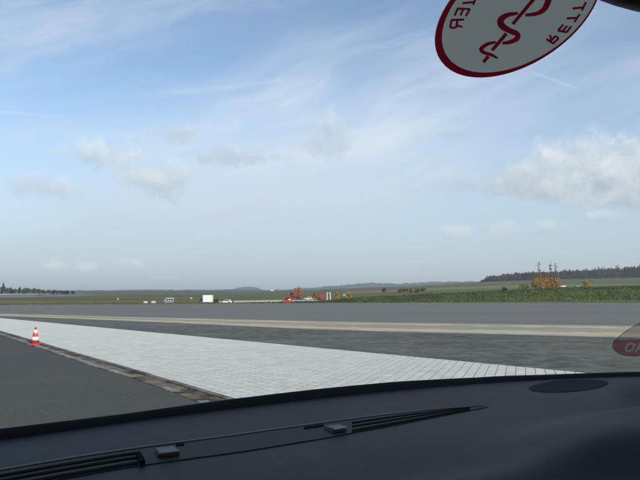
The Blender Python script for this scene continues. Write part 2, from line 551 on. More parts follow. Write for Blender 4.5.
tag(gut, 'broken drainage gutter with kerb stones and dirt along the near edge of the white paving', 'gutter', kind='structure')
rl = lambda p: (p[0] - B0.x, p[1] - B0.y, p[2])
n = 160
v, f = [], []
rg = random.Random(3)
for k in range(n + 1):
    s = LB * k / n; w = gwid(s)
    j = .05 * w * rg.uniform(-1, 1)
    v += [rl(gpt(s, .125, .0085)), rl(gpt(s, w * .45, .004)), rl(gpt(s, w * 1.0 + j, .0075))]
for k in range(n):
    for c in range(2): f.append((3 * k + c, 3 * k + c + 1, 3 * k + c + 4, 3 * k + c + 3))
d_ = mesh('dirt_fill', v, f, M_DIRT, gut); 
# kerb stones
s = 0.0
kb = random.Random(8)
while s < LB - .2:
    L = min(kb.uniform(.85, 1.05), LB - s)
    if kb.random() < .93:
        w0, w1 = .012 + kb.uniform(-.004, .004), .118
        zt = .024 + kb.uniform(-.004, .006)
        g = .008
        pts = [(s + g, w0), (s + L - g, w0), (s + L - g, w1 + kb.uniform(-.008, .008)), (s + g, w1 + kb.uniform(-.008, .008))]
        cx, cw = s + L / 2, (w0 + w1) / 2
        o3 = B0 + near * cx + nrm * cw - B0
        vv = []
        for (zz, ins) in ((.002, 0), (zt - .006, 0), (zt, .007)):
            for (a, w) in pts:
                aa = a + (ins if a < cx else -ins); ww = w + (ins if w < cw else -ins)
                p = rl(gpt(aa, ww, zz)); vv.append((p[0] - o3.x, p[1] - o3.y, zz))
        fc = [(8, 9, 10, 11)]
        for lv in range(2):
            for q in range(4): fc.append((lv * 4 + q, lv * 4 + (q + 1) % 4, lv * 4 + 4 + (q + 1) % 4, lv * 4 + 4 + q))
        mesh('kerb_stone', vv, fc, M_KERB, gut, loc=(o3.x, o3.y, 0))
    s += L
# cracked concrete slabs of the channel on the near side, ragged towards the asphalt
s = 0.0
while s < LB - .3:
    L = min(kb.uniform(.5, 1.6), LB - s)
    if kb.random() < .88:
        ss = np.linspace(s + .012, s + L - .012, 7)
        inn = [(q, gwid(q) * (.70 + kb.uniform(-.05, .06))) for q in ss]
        outr = [(q, gwid(q) * (1.0 + kb.uniform(-.05, .07))) for q in ss]
        ring = inn + outr[::-1]
        cc = (s + L / 2, gwid(s + L / 2) * .85)
        o3 = near * cc[0] + nrm * cc[1]
        zt = .014 + kb.uniform(-.003, .005)
        vv = []
        for zz in (.002, zt):
            for a, w in ring:
                p = rl(gpt(a, w, zz)); vv.append((p[0] - o3.x, p[1] - o3.y, zz))
        m_ = len(ring)
        fc = [tuple(range(m_, 2 * m_))] + [(q, (q + 1) % m_, m_ + (q + 1) % m_, m_ + q) for q in range(m_)]
        ob = mesh('channel_slab', vv, fc, M_GUT, gut, loc=(o3.x, o3.y, 0))
        if ob.data.polygons[0].normal.z < 0: ob.data.flip_normals()
    s += L

# near lane the car stands on
vl = []
for k in range(41):
    s = LB * k / 40; vl.append(gpt(s, gwid(s) + .01, .005))
vl += [(14, -14, .005), (-40, -14, .005), (-60, 30, .005), tuple(B0 + Vector((-6, 2, .005)))]
lane = mesh('near_asphalt_lane', vl, [tuple(range(len(vl)))], M_LANE)
if lane.data.polygons[0].normal.z < 0: lane.data.flip_normals()
tag(lane, 'smooth dark grey asphalt lane in the left foreground', 'asphalt', kind='structure')

# ------------------------------------------------------------------ far ground bands
def tsheet(name, x0, x1, lo, up, m, label, cat, lift=.06, n=30, rows=6):
    v, f = [], []
    for k in range(n + 1):
        x = x0 + (x1 - x0) * k / n
        a = TG(x, float(np.interp(x, [p[0] for p in lo], [p[1] for p in lo])))
        b = TG(x, float(np.interp(x, [p[0] for p in up], [p[1] for p in up])))
        for r_ in range(rows + 1):
            p = a.lerp(b, r_ / rows); v.append((p.x, p.y, terr(p.x, p.y) + lift))
    for k in range(n):
        for r_ in range(rows):
            q = k * (rows + 1) + r_; f.append((q, q + rows + 1, q + rows + 2, q + 1))
    return tag(mesh(name, v, f, m, smooth=True), label, cat, kind='structure')
M_RUN = asphalt('old_runway', (.125, .135, .145), (.15, .158, .165), (.11, .12, .13), 0, .5, streak=.4)
tsheet('runway', -160, 120, [(-160, 298.6), (0, 298.2), (60, 296.6), (120, 295.0)], [(-160, 295.4), (0, 295.2), (60, 294.6), (120, 294.7)], M_RUN,
       'pale grey old runway beyond the grass on the far left', 'runway')
M_PATH = mat('pale_path', None, (.42, .42, .40), .9)
tsheet('path', -160, 84, [(-160, 295.3), (0, 295.1), (40, 294.3), (84, 293.3)], [(-160, 294.0), (0, 294.1), (40, 293.6), (84, 293.0)], M_PATH,
       'thin pale concrete path in front of the far left tree row', 'path', .12)
def field(name, c0, c1, c2):
    def fn(nt, b):
        p = texpos(nt, 'World')
        a = noise(scalev(nt, p, (.02, .06, 1)), 1, 5, .6); s = noise(p, .12, 4, .6)
        c = mixc(sstep(a, .35, .65), c0, c1); c = mixc(sstep(s, .5, .75) * .6, c, c2)
        nt.links.new(c, b.inputs['Base Color'])
    return mat(name, fn, rough=.95, spec=.1)
M_F1 = field('bright_field', (.12, .175, .05), (.15, .195, .065), (.14, .15, .06))
M_F2 = field('stubble_field', (.18, .13, .06), (.20, .155, .075), (.12, .115, .05))
M_F3 = field('dark_field', (.085, .095, .040), (.110, .108, .046), (.12, .105, .05))
tsheet('field', 420, 700, [(420, 291.2), (500, 288.4), (600, 285.8), (700, 284.3)], [(420, 288.4), (500, 285.4), (600, 283.9), (700, 282.8)], M_F1, 'bright green field strip behind the grassy bank on the right', 'field')
tsheet('field', 350, 640, [(350, 290.8), (420, 288.2), (500, 285.2), (640, 283.1)], [(350, 289.9), (420, 287.2), (500, 284.2), (640, 282.2)], M_F3, 'dark green field strip below the wood on the right', 'field')
tsheet('field', 345, 425, [(345, 294.0), (425, 291.1)], [(345, 291.2), (425, 288.6)], M_F2, 'brown stubble field right of the yellow trees', 'field')
tsheet('field', 90, 300, [(90, 296.8), (200, 296.0), (300, 294.6)], [(90, 294.9), (200, 294.6), (300, 293.2)], M_F3, 'dull dark green field behind the parked white truck', 'field')

# far hills ----------------------------------------------------------------
def ridge(name, pts, Y, depth, m, label, jag=0.0, n=120, seed=1):
    rr = random.Random(seed)
    v, f = [], []
    xs = [p[0] for p in pts]; ys = [p[1] for p in pts]
    prof = ((-1, 0), (-.55, .55), (-.2, .93), (0, 1), (.3, .85), (.7, .4), (1, 0))
    for k in range(n + 1):
        x = xs[0] + (xs[-1] - xs[0]) * k / n
        top = at(x, float(np.interp(x, xs, ys)), Y)
        b = terr(top.x, top.y) - 3
        h = max(top.z - b, 1.0)
        for q, (o, w) in enumerate(prof):
            p = Vector((top.x, top.y + o * depth, b + h * w + (rr.uniform(-jag, jag) if 0 < q < 6 else -6)))
            v.append(p)
    m_ = len(prof)
    for k in range(n):
        for q in range(m_ - 1):
            a = k * m_ + q; f.append((a, a + m_, a + m_ + 1, a + 1))
    return tag(mesh(name, v, f, m, smooth=True), label, 'hill', kind='structure')
def hillmat(name, a, b_, c):
    def fn(nt, b):
        p = texpos(nt, 'World')
        s = noise(p, .012, 6, .7); g = noise(p, .05, 4, .7)
        cc = mixc(sstep(s, .4, .62), a, b_); cc = mixc(sstep(g, .45, .7) * .6, cc, c)
        nt.links.new(cc, b.inputs['Base Color'])
    return mat(name, fn, rough=1, spec=0)
M_H1 = hillmat('wooded_hill', (.040, .048, .030), (.062, .055, .034), (.030, .038, .030))
M_H2 = hillmat('dark_wooded_hill', (.022, .034, .030), (.030, .040, .032), (.018, .028, .026))
ridge('hill', [(262, 292), (285, 289.5), (300, 288.2), (322, 287.0), (340, 285.4), (356, 283.9), (372, 282.9), (384, 283.2), (398, 283.9), (415, 282.9), (430, 282.0), (455, 281.8), (480, 281.2), (520, 281.5), (700, 284)], 3400, 500, M_H1, 'low wooded ridge on the horizon in the middle right', 3.0, 200, 4)
ridge('hill', [(226, 292.5), (231, 290.2), (236, 288.0), (243, 286.9), (251, 286.6), (257, 287.4), (261, 289.2), (266, 292.5)], 4200, 260, M_H2, 'small dark dome shaped hill on the horizon', 1.5, 50, 6)
ridge('hill', [(-900, 290), (-300, 290.2), (0, 290.6), (70, 290.5), (140, 289.9), (220, 289.7), (300, 289.8), (330, 291)], 2600, 300, M_H2, 'thin dark wooded ridge along the flat left horizon', 1.6, 240, 9)

# ------------------------------------------------------------------ foliage
def leafmat(name):
    def fn(nt, b):
        a = nt.nodes.new('ShaderNodeAttribute'); a.attribute_name = 'leaf'
        nt.links.new(a.outputs['Color'], b.inputs['Base Color'])
        tr = nt.nodes.new('ShaderNodeBsdfTranslucent'); nt.links.new(a.outputs['Color'], tr.inputs['Color'])
        mx = nt.nodes.new('ShaderNodeMixShader'); mx.inputs[0].default_value = .25
        nt.links.new(b.outputs[0], mx.inputs[1]); nt.links.new(tr.outputs[0], mx.inputs[2])
        nt.links.new(mx.outputs[0], nt.nodes['Material Output'].inputs['Surface'])
    return mat(name, fn, rough=.85, spec=.15)
M_LEAF = leafmat('foliage')
def f_bark(nt, b):
    p = texpos(nt, 'Object')
    nt.links.new(mixc(noise(p, 6, 5, .7), (.035, .028, .022), (.085, .070, .055)), b.inputs['Base Color'])
M_BARK = mat('bark', f_bark, rough=.95, spec=.1)

def leaf_mesh(name, centers, sizes, cols, seed=0, parent=None, up=0.0, loc=None):
    """one leaf clump quad per centre, random orientation"""
    g = np.random.default_rng(seed)
    n = len(centers)
    c = np.asarray(centers, float); sz = np.asarray(sizes, float)[:, None]
    a = g.normal(size=(n, 3)); a /= np.linalg.norm(a, axis=1)[:, None]
    b = g.normal(size=(n, 3)); b[:, 2] += up; b -= (b * a).sum(1)[:, None] * a; b /= np.linalg.norm(b, axis=1)[:, None]
    j = 1 + g.uniform(-.35, .35, (n, 4, 1))
    v = np.empty((n, 4, 3))
    v[:, 0] = c + (-a - b * .8) * sz * .5 * j[:, 0]; v[:, 1] = c + (a - b) * sz * .5 * j[:, 1]
    v[:, 2] = c + (a * .7 + b) * sz * .5 * j[:, 2]; v[:, 3] = c + (-a + b * .8) * sz * .5 * j[:, 3]
    me = bpy.data.meshes.new(name)
    me.vertices.add(4 * n); me.loops.add(4 * n); me.polygons.add(n)
    me.vertices.foreach_set('co', v.reshape(-1))
    me.loops.foreach_set('vertex_index', np.arange(4 * n, dtype=np.int32))
    me.polygons.foreach_set('loop_start', np.arange(0, 4 * n, 4, dtype=np.int32))
    me.polygons.foreach_set('loop_total', np.full(n, 4, dtype=np.int32))
    ca = me.color_attributes.new('leaf', 'FLOAT_COLOR', 'CORNER')
    cc = np.ones((n, 4, 4)); cc[:, :, :3] = np.asarray(cols)[:, None, :]
    ca.data.foreach_set('color', cc.reshape(-1))
    me.materials.append(M_LEAF)
    me.update(); me.validate()
    o = bpy.data.objects.new(name, me); COL.objects.link(o)
    if parent: o.parent = parent
    if loc is not None: o.location = loc
    return o

def crown_pts(g, n, rx, ry, rz, cz, clumps=9, shape='oval'):
    cl = g.normal(size=(clumps, 3)); cl /= np.linalg.norm(cl, axis=1)[:, None]
    cl *= g.uniform(.35, .85, (clumps, 1))
    idx = g.integers(0, clumps, n)
    p = cl[idx] + g.normal(size=(n, 3)) * .24
    if shape == 'cone':
        t = (p[:, 2] + 1.1) / 2.2; k = np.clip(1.25 - t, .1, 1.3)
        p[:, 0] *= k; p[:, 1] *= k
    return p * np.array([rx, ry, rz]) + np.array([0, 0, cz])
def palette(g, n, cols, var=.22):
    i = g.integers(0, len(cols), n)
    c = np.asarray(cols)[i] * (1 + g.uniform(-var, var, (n, 1)))
    return np.clip(c, .004, 1)

def tree(name, loc, h, w, cols, label, group, seed, leaves=260, leaf=.5, base=.25, cat='tree', shape='oval', bare=0.0, trunk=True):
    g = np.random.default_rng(seed); rr = random.Random(seed)
    root = empty(name, loc); tag(root, label, cat, group)
    bm = bmesh.new()
    top = h * (.97 if bare else .72)
    r0 = max(.05, h * .016)
    segs = 5; prev = Vector((0, 0, -.3))
    pts = [prev]
    for k in range(1, segs + 1):
        q = Vector((rr.uniform(-.02, .02) * h, rr.uniform(-.02, .02) * h, top * k / segs))
        cyl(bm, prev, q, r0 * (1.05 - .9 * (k - 1) / segs), r0 * (1.05 - .9 * k / segs), 6); prev = q; pts.append(q)
    for k in range(9 if not bare else 16):
        t = rr.uniform(base, .95); i = min(segs - 1, int(t * segs))
        p = pts[i].lerp(pts[i + 1], t * segs - i)
        a = rr.uniform(0, 6.28); L = w * rr.uniform(.45, .85) * (1 - .55 * t if bare else 1)
        q = p + Vector((math.cos(a) * L * (.45 if bare else .8), math.sin(a) * L * (.45 if bare else .8), L * (1.5 if bare else .6)))
        cyl(bm, p, q, r0 * .42 * (1.1 - t), r0 * .10, 5)
    frombm('trunk' if trunk else 'stems', bm, M_BARK, root)
    hc = h * (1 - bare)
    cz0 = h * base * .8
    n1 = leaves
    P = crown_pts(g, n1, w * .5, w * .5, (hc - cz0) * .5, (hc + cz0) * .5, 12, shape)
    C = palette(g, n1, cols)
    if bare:                                           # thinning leaves up the bare tops
        m = int(leaves * .09)
        z = hc + (h - hc) * g.random(m) ** 1.6
        Q = np.stack([g.normal(size=m) * w * .10, g.normal(size=m) * w * .10, z], 1)
        P = np.concatenate([P, Q]); C = np.concatenate([C, palette(g, m, cols) * .6])
    leaf_mesh('crown', P, g.uniform(.6, 1.3, len(P)) * leaf, C, seed, root)
    return root
def on(x, Y):
    """foot point on the terrain in the direction of pixel column x at depth Y"""
    d = at(x, 298, Y)
    return Vector((d.x, d.y, terr(d.x, d.y)))
def hfor(x, ytop, Y):
    """height that brings the top of a thing standing at on(x, Y) to pixel row ytop"""
    return at(x, ytop, Y).z - on(x, Y).z

YEL = [(.46, .30, .03), (.40, .27, .03), (.52, .33, .03), (.28, .21, .04)]
ORA = [(.44, .22, .03), (.36, .18, .03), (.48, .26, .03), (.26, .15, .04)]
OLV = [(.10, .095, .028), (.08, .085, .03), (.14, .11, .03)]
GRN = [(.040, .062, .022), (.055, .075, .025), (.035, .05, .02), (.07, .078, .026)]
CON = [(.014, .026, .022), (.018, .03, .022), (.012, .022, .02)]
RUS = [(.13, .07, .03), (.10, .06, .03), (.16, .09, .03), (.075, .07, .03)]

# slender yellow trees with bare tops behind the bank on the right
for k, (x, yt, w, bare, cols, lab) in enumerate([
        (540.2, 261.5, 5.2, .50, YEL, 'tall slender tree with a bare dark top, left end of the yellow group'),
        (536.8, 274.0, 4.6, .12, YEL, 'short leafy yellow tree at the left foot of the slender group'),
        (546, 271.5, 5.0, .25, ORA, 'shorter orange tree between the two tallest of the slender group'),
        (551.5, 262.0, 5.2, .48, ORA, 'tall slender tree with a bare top in the middle of the yellow group'),
        (557.0, 263.5, 4.6, .50, YEL, 'slender tree with a bare top at the right end of the yellow group')]):
    Y = 322 + 4 * k
    tree('slender_tree', on(x, Y), hfor(x, yt, Y), w, cols, lab, 'slender autumn trees behind the bank', 40 + k, 950, .44, .06, bare=bare)
for k, (x, yt, Y, w, cols, lab, nm, cat) in enumerate([
        (587, 279.6, 330, 5.2, [(.40, .26, .03), (.34, .22, .03), (.44, .29, .03)], 'round yellow bush behind the bank, right of the slender trees', 'bush', 'bush'),
        (524, 283.8, 330, 5.5, [(.34, .23, .04), (.28, .19, .04)], 'low wide ochre bush behind the bank, left of the slender trees', 'bush', 'bush'),
        (505, 287.2, 300, 2.6, CON, 'small dark bush on top of the grassy bank', 'bush', 'bush'),
        (337, 291.0, 235, 2.1, YEL, 'bright yellow small tree right of the white twin posts', 'small_tree', 'tree'),
        (348.5, 292.6, 238, 2.3, YEL, 'low orange yellow tree, rightmost of the small trees beside the white posts', 'small_tree', 'tree'),
        (298.5, 286.8, 236, 3.9, [(.42, .15, .03), (.34, .12, .03), (.45, .2, .03)], 'orange rounded tree rising above the parked cars', 'small_tree', 'tree'),
        (314, 292.4, 238, 4.4, RUS + ORA, 'rust brown bush behind the parked cars', 'bush', 'bush'),
        (292, 293.0, 236, 1.8, OLV, 'small olive bush just left of the orange tree', 'bush', 'bush'),
        (216, 299.0, 205, 1.6, OLV, 'small dark green bush right of the white box truck', 'bush', 'bush'),
        (384, 287.6, 420, 2.6, RUS, 'rust brown small tree in the far field', 'small_tree', 'tree')]):
    tree(nm, on(x, Y), hfor(x, yt, Y), w, cols, lab, None, 70 + k, 260, .36 if Y < 300 else .5, .12 if nm == 'bush' else .25, cat=cat, trunk=(nm != 'bush'))
for k, x in enumerate((400, 405, 411, 417, 423)):
    Y = 430 + 3 * (k % 2)
    tree('hedge_bush', on(x, Y), hfor(x, 288.3 - .25 * k + .5 * (k % 2), Y), 4.6, RUS if k % 2 else OLV,
         ['leftmost rusty bush', 'second rusty bush from the left', 'middle bush', 'second bush from the right', 'rightmost bush'][k] + ' of the brown hedge line in the far field', 'brown hedge in the far field', 100 + k, 170, .55, .08, cat='bush', trunk=False)

# tree row on the far left
row = [(-38, 284, 9, CON), (-24, 286.5, 9, GRN), (-11, 285, 8, OLV), (-3, 286.5, 6, RUS), (2.8, 283.4, 6.5, CON), (7.5, 287.6, 5, RUS), (10.5, 288.2, 3, CON), (14, 289, 6, GRN),
       (19, 287.0, 5.0, CON), (24, 288.2, 6, GRN), (28.5, 287.6, 5.5, OLV), (33.5, 288.3, 6, GRN), (38, 288.8, 5, RUS), (43, 289.2, 6, GRN), (48, 290.0, 5.5, GRN), (53, 289.9, 5, CON), (57, 290.2, 5, RUS), (62, 290.7, 5.5, GRN), (67, 290.6, 6.5, CON), (72.5, 291.0, 5, CON)]
desc = ['dark conifer', 'green tree', 'olive tree', 'rusty tree']
words = ['', '', '', '', 'tallest dark conifer near the left picture edge in the far tree row', 'rust brown tree right beside the tallest conifer of the far left row', 'small pointed dark tree just right of the rust brown tree in the far left row',
         'low green tree between two dark trees of the far left row', 'dark tree standing a little higher than its neighbours in the far left row', 'green tree right of the second highest dark tree in the far left row',
         'olive yellow tree in the middle of the far left row', 'green tree just right of the olive yellow one in the far left row', 'reddish low tree in the right half of the far left row', 'green tree just right of the reddish low tree in the far left row',
         'low green tree, sixth from the right end of the far left row', 'low dark tree, fifth from the right end of the far left row', 'low rusty tree, fourth from the right end of the far left row',
         'low green tree, third from the right end of the far left row', 'low dark tree, second from the right end of the far left row', 'last low dark tree at the right end of the far left row']
for k, (x, yt, w, cols) in enumerate(row):
    if x < -2: continue
    Y = 620 + 9 * (k % 3)
    tree('row_tree', on(x, Y), max(2.0, hfor(x, yt, Y)), w, cols, words[k], 'tree row on the far left', 200 + k, 240, .9, .05, shape='cone' if cols is CON else 'oval')

# the wood on the right horizon, one mass
g = np.random.default_rng(77)
WX = [483, 487, 494, 505, 520, 545, 570, 600, 640, 720, 900]; WY = [280.4, 277.6, 275.8, 274.6, 273.4, 272.2, 271.0, 269.0, 267.2, 265.5, 265]
P, S, C = [], [], []
for k in range(1500):
    x = g.uniform(482, 860); Y = 905 + 160 * g.random() ** 1.5
    f = on(x, Y)
    yt = float(np.interp(x, WX, WY)) + abs(g.normal()) * .6 * (1 + 1.2 * (Y < 960))
    h = at(x, yt, Y).z - f.z
    if h < 4: continue
    w = g.uniform(5, 9)
    con = (x > 622 and g.random() < .85) or (522 < x < 548 and g.random() < .55) or g.random() < .15
    m = 60
    q = crown_pts(g, m, w * .55, w * .55, h * .5, h * .52, 8, 'cone' if con else 'oval') + np.array([f.x, f.y, f.z])
    pal = CON if con else [(.075, .050, .032), (.060, .048, .034), (.085, .062, .034), (.052, .052, .028), (.068, .040, .030)]
    base = np.asarray(pal[g.integers(0, len(pal))])
    P.append(q); S.append(g.uniform(1.4, 2.6, m)); C.append(np.clip(base * (1 + g.uniform(-.25, .25, (m, 1))), .004, 1))
wood = leaf_mesh('wood', np.concatenate(P), np.concatenate(S), np.concatenate(C), 78)
tag(wood, 'long autumn wood of brown and dark trees on the right horizon', 'wood', kind='stuff')

# ------------------------------------------------------------------ grassy bank on the right
BX = [262, 300, 325, 345, 360, 420, 500, 560, 640, 800, 1000]
BY = [214, 214, 213, 213, 213, 211, 208, 206, 204, 200, 196]
BT = [302.6, 301.5, 300.7, 299.0, 297.2, 294.6, 290.6, 288.0, 285.9, 284, 284]
def bank_at(x):
    Y = float(np.interp(x, BX, BY)) + 7
    top = at(x, float(np.interp(x, BX, BT)), Y)
    return top, max(.12, top.z)
prof = ((-7.5, 0), (-5, .45), (-2.5, .82), (0, 1), (3, .95), (7, .45), (11, .1))
v, f = [], []
nb = 150
rr = random.Random(21)
surf = []
for k in range(nb + 1):
    x = 262 + (1000 - 262) * k / nb
    top, H = bank_at(x)
    for (o, w) in prof:
        p = Vector((top.x, top.y + o, max(H * w + rr.uniform(-.12, .12) * w, terr(top.x, top.y + o) - .2) - (.1 if w == 0 else 0)))
        v.append(p)
m_ = len(prof)
for k in range(nb):
    for q in range(m_ - 1):
        a = k * m_ + q; f.append((a, a + m_, a + m_ + 1, a + 1))
def f_bank(nt, b):
    p = texpos(nt, 'World')
    a = noise(scalev(nt, p, (.08, .3, .6)), 1, 6, .65); s = noise(p, 1.2, 5, .7)
    c = mixc(sstep(a, .38, .62), (.060, .086, .028), (.090, .118, .038)); c = mixc(sstep(s, .5, .75) * .6, c, (.12, .12, .045))
    nt.links.new(c, b.inputs['Base Color'])
M_BANK = mat('bank_grass', f_bank, rough=.95, spec=.1)
bank = tag(mesh('bank', v, f, M_BANK, smooth=True), 'long grassy bank behind the apron, rising towards the right', 'bank', kind='structure')
bvh = BVHTree.FromPolygons([Vector(p) for p in v], f)
g = np.random.default_rng(31)
P, S, C = [], [], []
for k in range(42000):
    x = g.uniform(262, 800); top, H = bank_at(x)
    o = g.uniform(-7.6, 2.5) if g.random() < .9 else g.uniform(-9.5, -7)
    hit = bvh.ray_cast(Vector((top.x, top.y + o, 40)), Vector((0, 0, -1)))
    z = hit[0].z if hit[0] else 0.02
    sh = math.sin(x * .11 + o * .5) * math.sin(x * .037 + 1.3) + .4 * math.sin(x * .31 + o)
    low = o < -7
    sz = g.uniform(.14, .34) * (.6 if low else 1)
    P.append((top.x, top.y + o, z + sz * .15)); S.append(sz)
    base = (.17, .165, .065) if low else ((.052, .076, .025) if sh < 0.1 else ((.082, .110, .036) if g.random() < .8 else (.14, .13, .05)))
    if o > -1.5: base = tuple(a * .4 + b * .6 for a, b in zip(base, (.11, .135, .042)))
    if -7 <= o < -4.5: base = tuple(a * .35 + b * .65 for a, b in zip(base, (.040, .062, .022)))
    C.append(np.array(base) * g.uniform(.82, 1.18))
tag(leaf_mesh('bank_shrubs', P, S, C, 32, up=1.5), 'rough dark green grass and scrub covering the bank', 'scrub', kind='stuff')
# rough grass edge along the rest of the apron
P, S, C = [], [], []
for k in range(16000):
    x = g.uniform(-30, 300); Y = g.uniform(.985, 1.22) * min(209, G(x, float(np.interp(x, [e[0] for e in edge], [e[1] for e in edge]))).y)
    p = on(x, Y); sz = g.uniform(.12, .34)
    P.append((p.x, p.y, p.z + sz * .3)); S.append(sz)
    C.append(np.array([(.125, .13, .038), (.15, .14, .045), (.095, .11, .035)][g.integers(0, 3)]) * g.uniform(.75, 1.25))
tag(leaf_mesh('verge_grass', P, S, C, 33, up=1.5), 'rough olive grass verge along the far left edge of the apron', 'grass', kind='stuff')

# ------------------------------------------------------------------ traffic cone
def f_red(nt, b):
    p = texpos(nt, 'Object')
    nt.links.new(mixc(noise(p, 9, 5, .7), (.52, .035, .035), (.62, .065, .05)), b.inputs['Base Color'])
M_CRED = mat('cone_red_plastic', f_red, rough=.4)
M_CWHT = mat('reflective_white', None, (.82, .82, .80), .35)
cp = G(35, 344.6, .008)
cone = tag(empty('traffic_cone', (cp.x, cp.y, .008), .35), 'red and white traffic cone standing on the near edge of the white paving', 'traffic cone')
H = .5
def rad(t): return .122 - (.122 - .026) * t
def frustum(bm, t0, t1, off=0.0, n=28):
    cyl(bm, (0, 0, .03 + t0 * (H - .03)), (0, 0, .03 + t1 * (H - .03)), rad(t0) + off, rad(t1) + off, n)
bm = bmesh.new(); frustum(bm, 0, 1); frombm('cone_body', bm, M_CRED, cone, True)
bm = bmesh.new(); box(bm, (0, 0, .016), (.30, .30, .032), 0, .008); frombm('base_plate', bm, M_CRED, cone)
for t0, t1 in ((.20, .42), (.64, .84)):
    bm = bmesh.new(); frustum(bm, t0, t1, .002); frombm('white_band', bm, M_CWHT, cone, True)
for o in cone.children:
    if o.data.polygons and o.name.startswith(('cone_body', 'white_band')):
        for p in o.data.polygons: p.use_smooth = abs(p.normal.z) < .9

# ------------------------------------------------------------------ far vehicles and small things
M_GLS = mat('dark_window', None, (.02, .025, .03), .08)
M_TYR = mat('tyre_rubber', None, (.02, .02, .02), .85)
M_RIM = mat('wheel_metal', None, (.4, .4, .42), .35, .8)
paint_cache = {}
def paint(c):
    if c not in paint_cache: paint_cache[c] = mat('car_paint', None, c, .25)
    return paint_cache[c]
def extr(name, prof, x0, x1, m, parent, bev=.04):
    """profile in (length, height) extruded across the width"""
    bm = bmesh.new()
    a = [bm.verts.new((p[0], x0, p[1])) for p in prof]; b = [bm.verts.new((p[0], x1, p[1])) for p in prof]
    n = len(prof)
    bm.faces.new(a); bm.faces.new(b[::-1])
    for k in range(n): bm.faces.new((a[k], a[(k + 1) % n], b[(k + 1) % n], b[k]))
    if bev: bmesh.ops.bevel(bm, geom=list(bm.edges), offset=bev, segments=2, affect='EDGES')
    return frombm(name, bm, m, parent)
def wheels(root, xs, W, r):
    for x in xs:
        for s in (-1, 1):
            w = cylo('wheel', (x, s * (W / 2 - .16), r), (x, s * (W / 2 + .01), r), r, r, M_TYR, root, 18)
            cylo('rim', (x, s * (W / 2 + .012), r), (x, s * (W / 2 + .022), r), r * .6, r * .55, M_RIM, w, 14)
def car(name, loc, rz, L, W, H, color, label, cat, kind='car', group=None, lower=None):
    root = tag(empty(name, loc, rz), label, cat, group)
    p = paint(color); lp = paint(lower) if lower else p
    h = L / 2
    if kind == 'car':
        extr('body', [(-h, .3), (-h + .03, H * .56), (-h * .82, H * .62), (h * .42, H * .60), (h * .95, H * .50), (h, .32), (h * .9, .22), (-h * .95, .22)], -W / 2, W / 2, lp, root, .05)
        extr('cabin', [(-h * .86, H * .6), (-h * .62, H * .97), (h * .05, H), (h * .42, H * .58)], -W / 2 + .10, W / 2 - .10, p, root, .05)
        for s in (-1, 1):
            y = s * (W / 2 - .095)
            extr('side_window', [(-h * .72, H * .65), (-h * .56, H * .91), (h * .02, H * .93), (h * .30, H * .64)], min(y, y + s * .012), max(y, y + s * .012), M_GLS, root, 0)
        extr('windscreen', [(h * .10, H * .955), (h * .13, H * .965), (h * .43, H * .62), (h * .40, H * .62)], -W / 2 + .18, W / 2 - .18, M_GLS, root, 0)
    else:
        extr('body', [(-h, .32), (-h + .02, H * .5), (h * .80, H * .46), (h * .98, H * .40), (h, .35), (h * .9, .25), (-h * .95, .25)], -W / 2, W / 2, lp, root, .05)
        extr('cabin', [(-h + .02, H * .5), (-h + .08, H), (h * .38, H), (h * .80, H * .46)], -W / 2 + .05, W / 2 - .05, p, root, .06)
        for s in (-1, 1):
            y = s * (W / 2 - .045)
            for (a, b_) in ((-.86, -.42), (-.36, .04)):
                extr('side_window', [(h * a, H * .58), (h * a, H * .88), (h * b_, H * .88), (h * b_, H * .58)], min(y, y + s * .012), max(y, y + s * .012), M_GLS, root, 0)
            extr('side_window', [(h * .10, H * .56), (h * .10, H * .88), (h * .36, H * .88), (h * .62, H * .56)], min(y, y + s * .012), max(y, y + s * .012), M_GLS, root, 0)
        extr('windscreen', [(h * .42, H * .95), (h * .45, H * .95), (h * .79, H * .52), (h * .76, H * .52)], -W / 2 + .15, W / 2 - .15, M_GLS, root, 0)
    wheels(root, (-h * .62, h * .60), W, .31)
    return root
WHT = (.80, .80, .79)
# positions follow the pixel columns; depth from the row their wheels stand on
def gp_(x, Y): p = on(x, Y); return (p.x, p.y, max(p.z, 0.002) if math.hypot(p.x, p.y) < R0 else p.z)
car('van', gp_(168.5, 198), R(198), 3.2, 1.75, 1.75, (.55, .56, .56), 'small white van with a blue lower body on the far edge of the apron', 'van', 'van', lower=(.13, .19, .32))
car('parked_car', gp_(226, 204), R(175), 3.9, 1.7, 1.15, WHT, 'white low car parked right of the white box truck', 'car')
# box truck
tr = tag(empty('box_truck', gp_(206.6, 193), R(180)), 'white box truck with a dark cab on the far edge of the apron', 'truck')
boxo('cargo_box', (-.45, 0, 1.52), (2.9, 2.1, 2.15), paint(WHT), tr, 0, .04)
boxo('chassis', (.1, 0, .42), (4.0, .9, .16), M_TYR, tr, 0, .02)
extr('cab', [(1.08, .35), (1.08, 1.75), (1.5, 1.78), (1.95, 1.1), (2.05, .95), (2.08, .4)], -.95, .95, paint((.035, .045, .10)), tr, .05)
extr('windscreen', [(1.52, 1.72), (1.56, 1.72), (1.97, 1.14), (1.93, 1.14)], -.8, .8, M_GLS, tr, 0)
for s in (-1, 1):
    y = s * .96
    extr('side_window', [(1.18, 1.1), (1.18, 1.62), (1.48, 1.62), (1.78, 1.1)], min(y, y + s * .012), max(y, y + s * .012), M_GLS, tr, 0)
wheels(tr, (-1.2, 1.5), 1.95, .36)
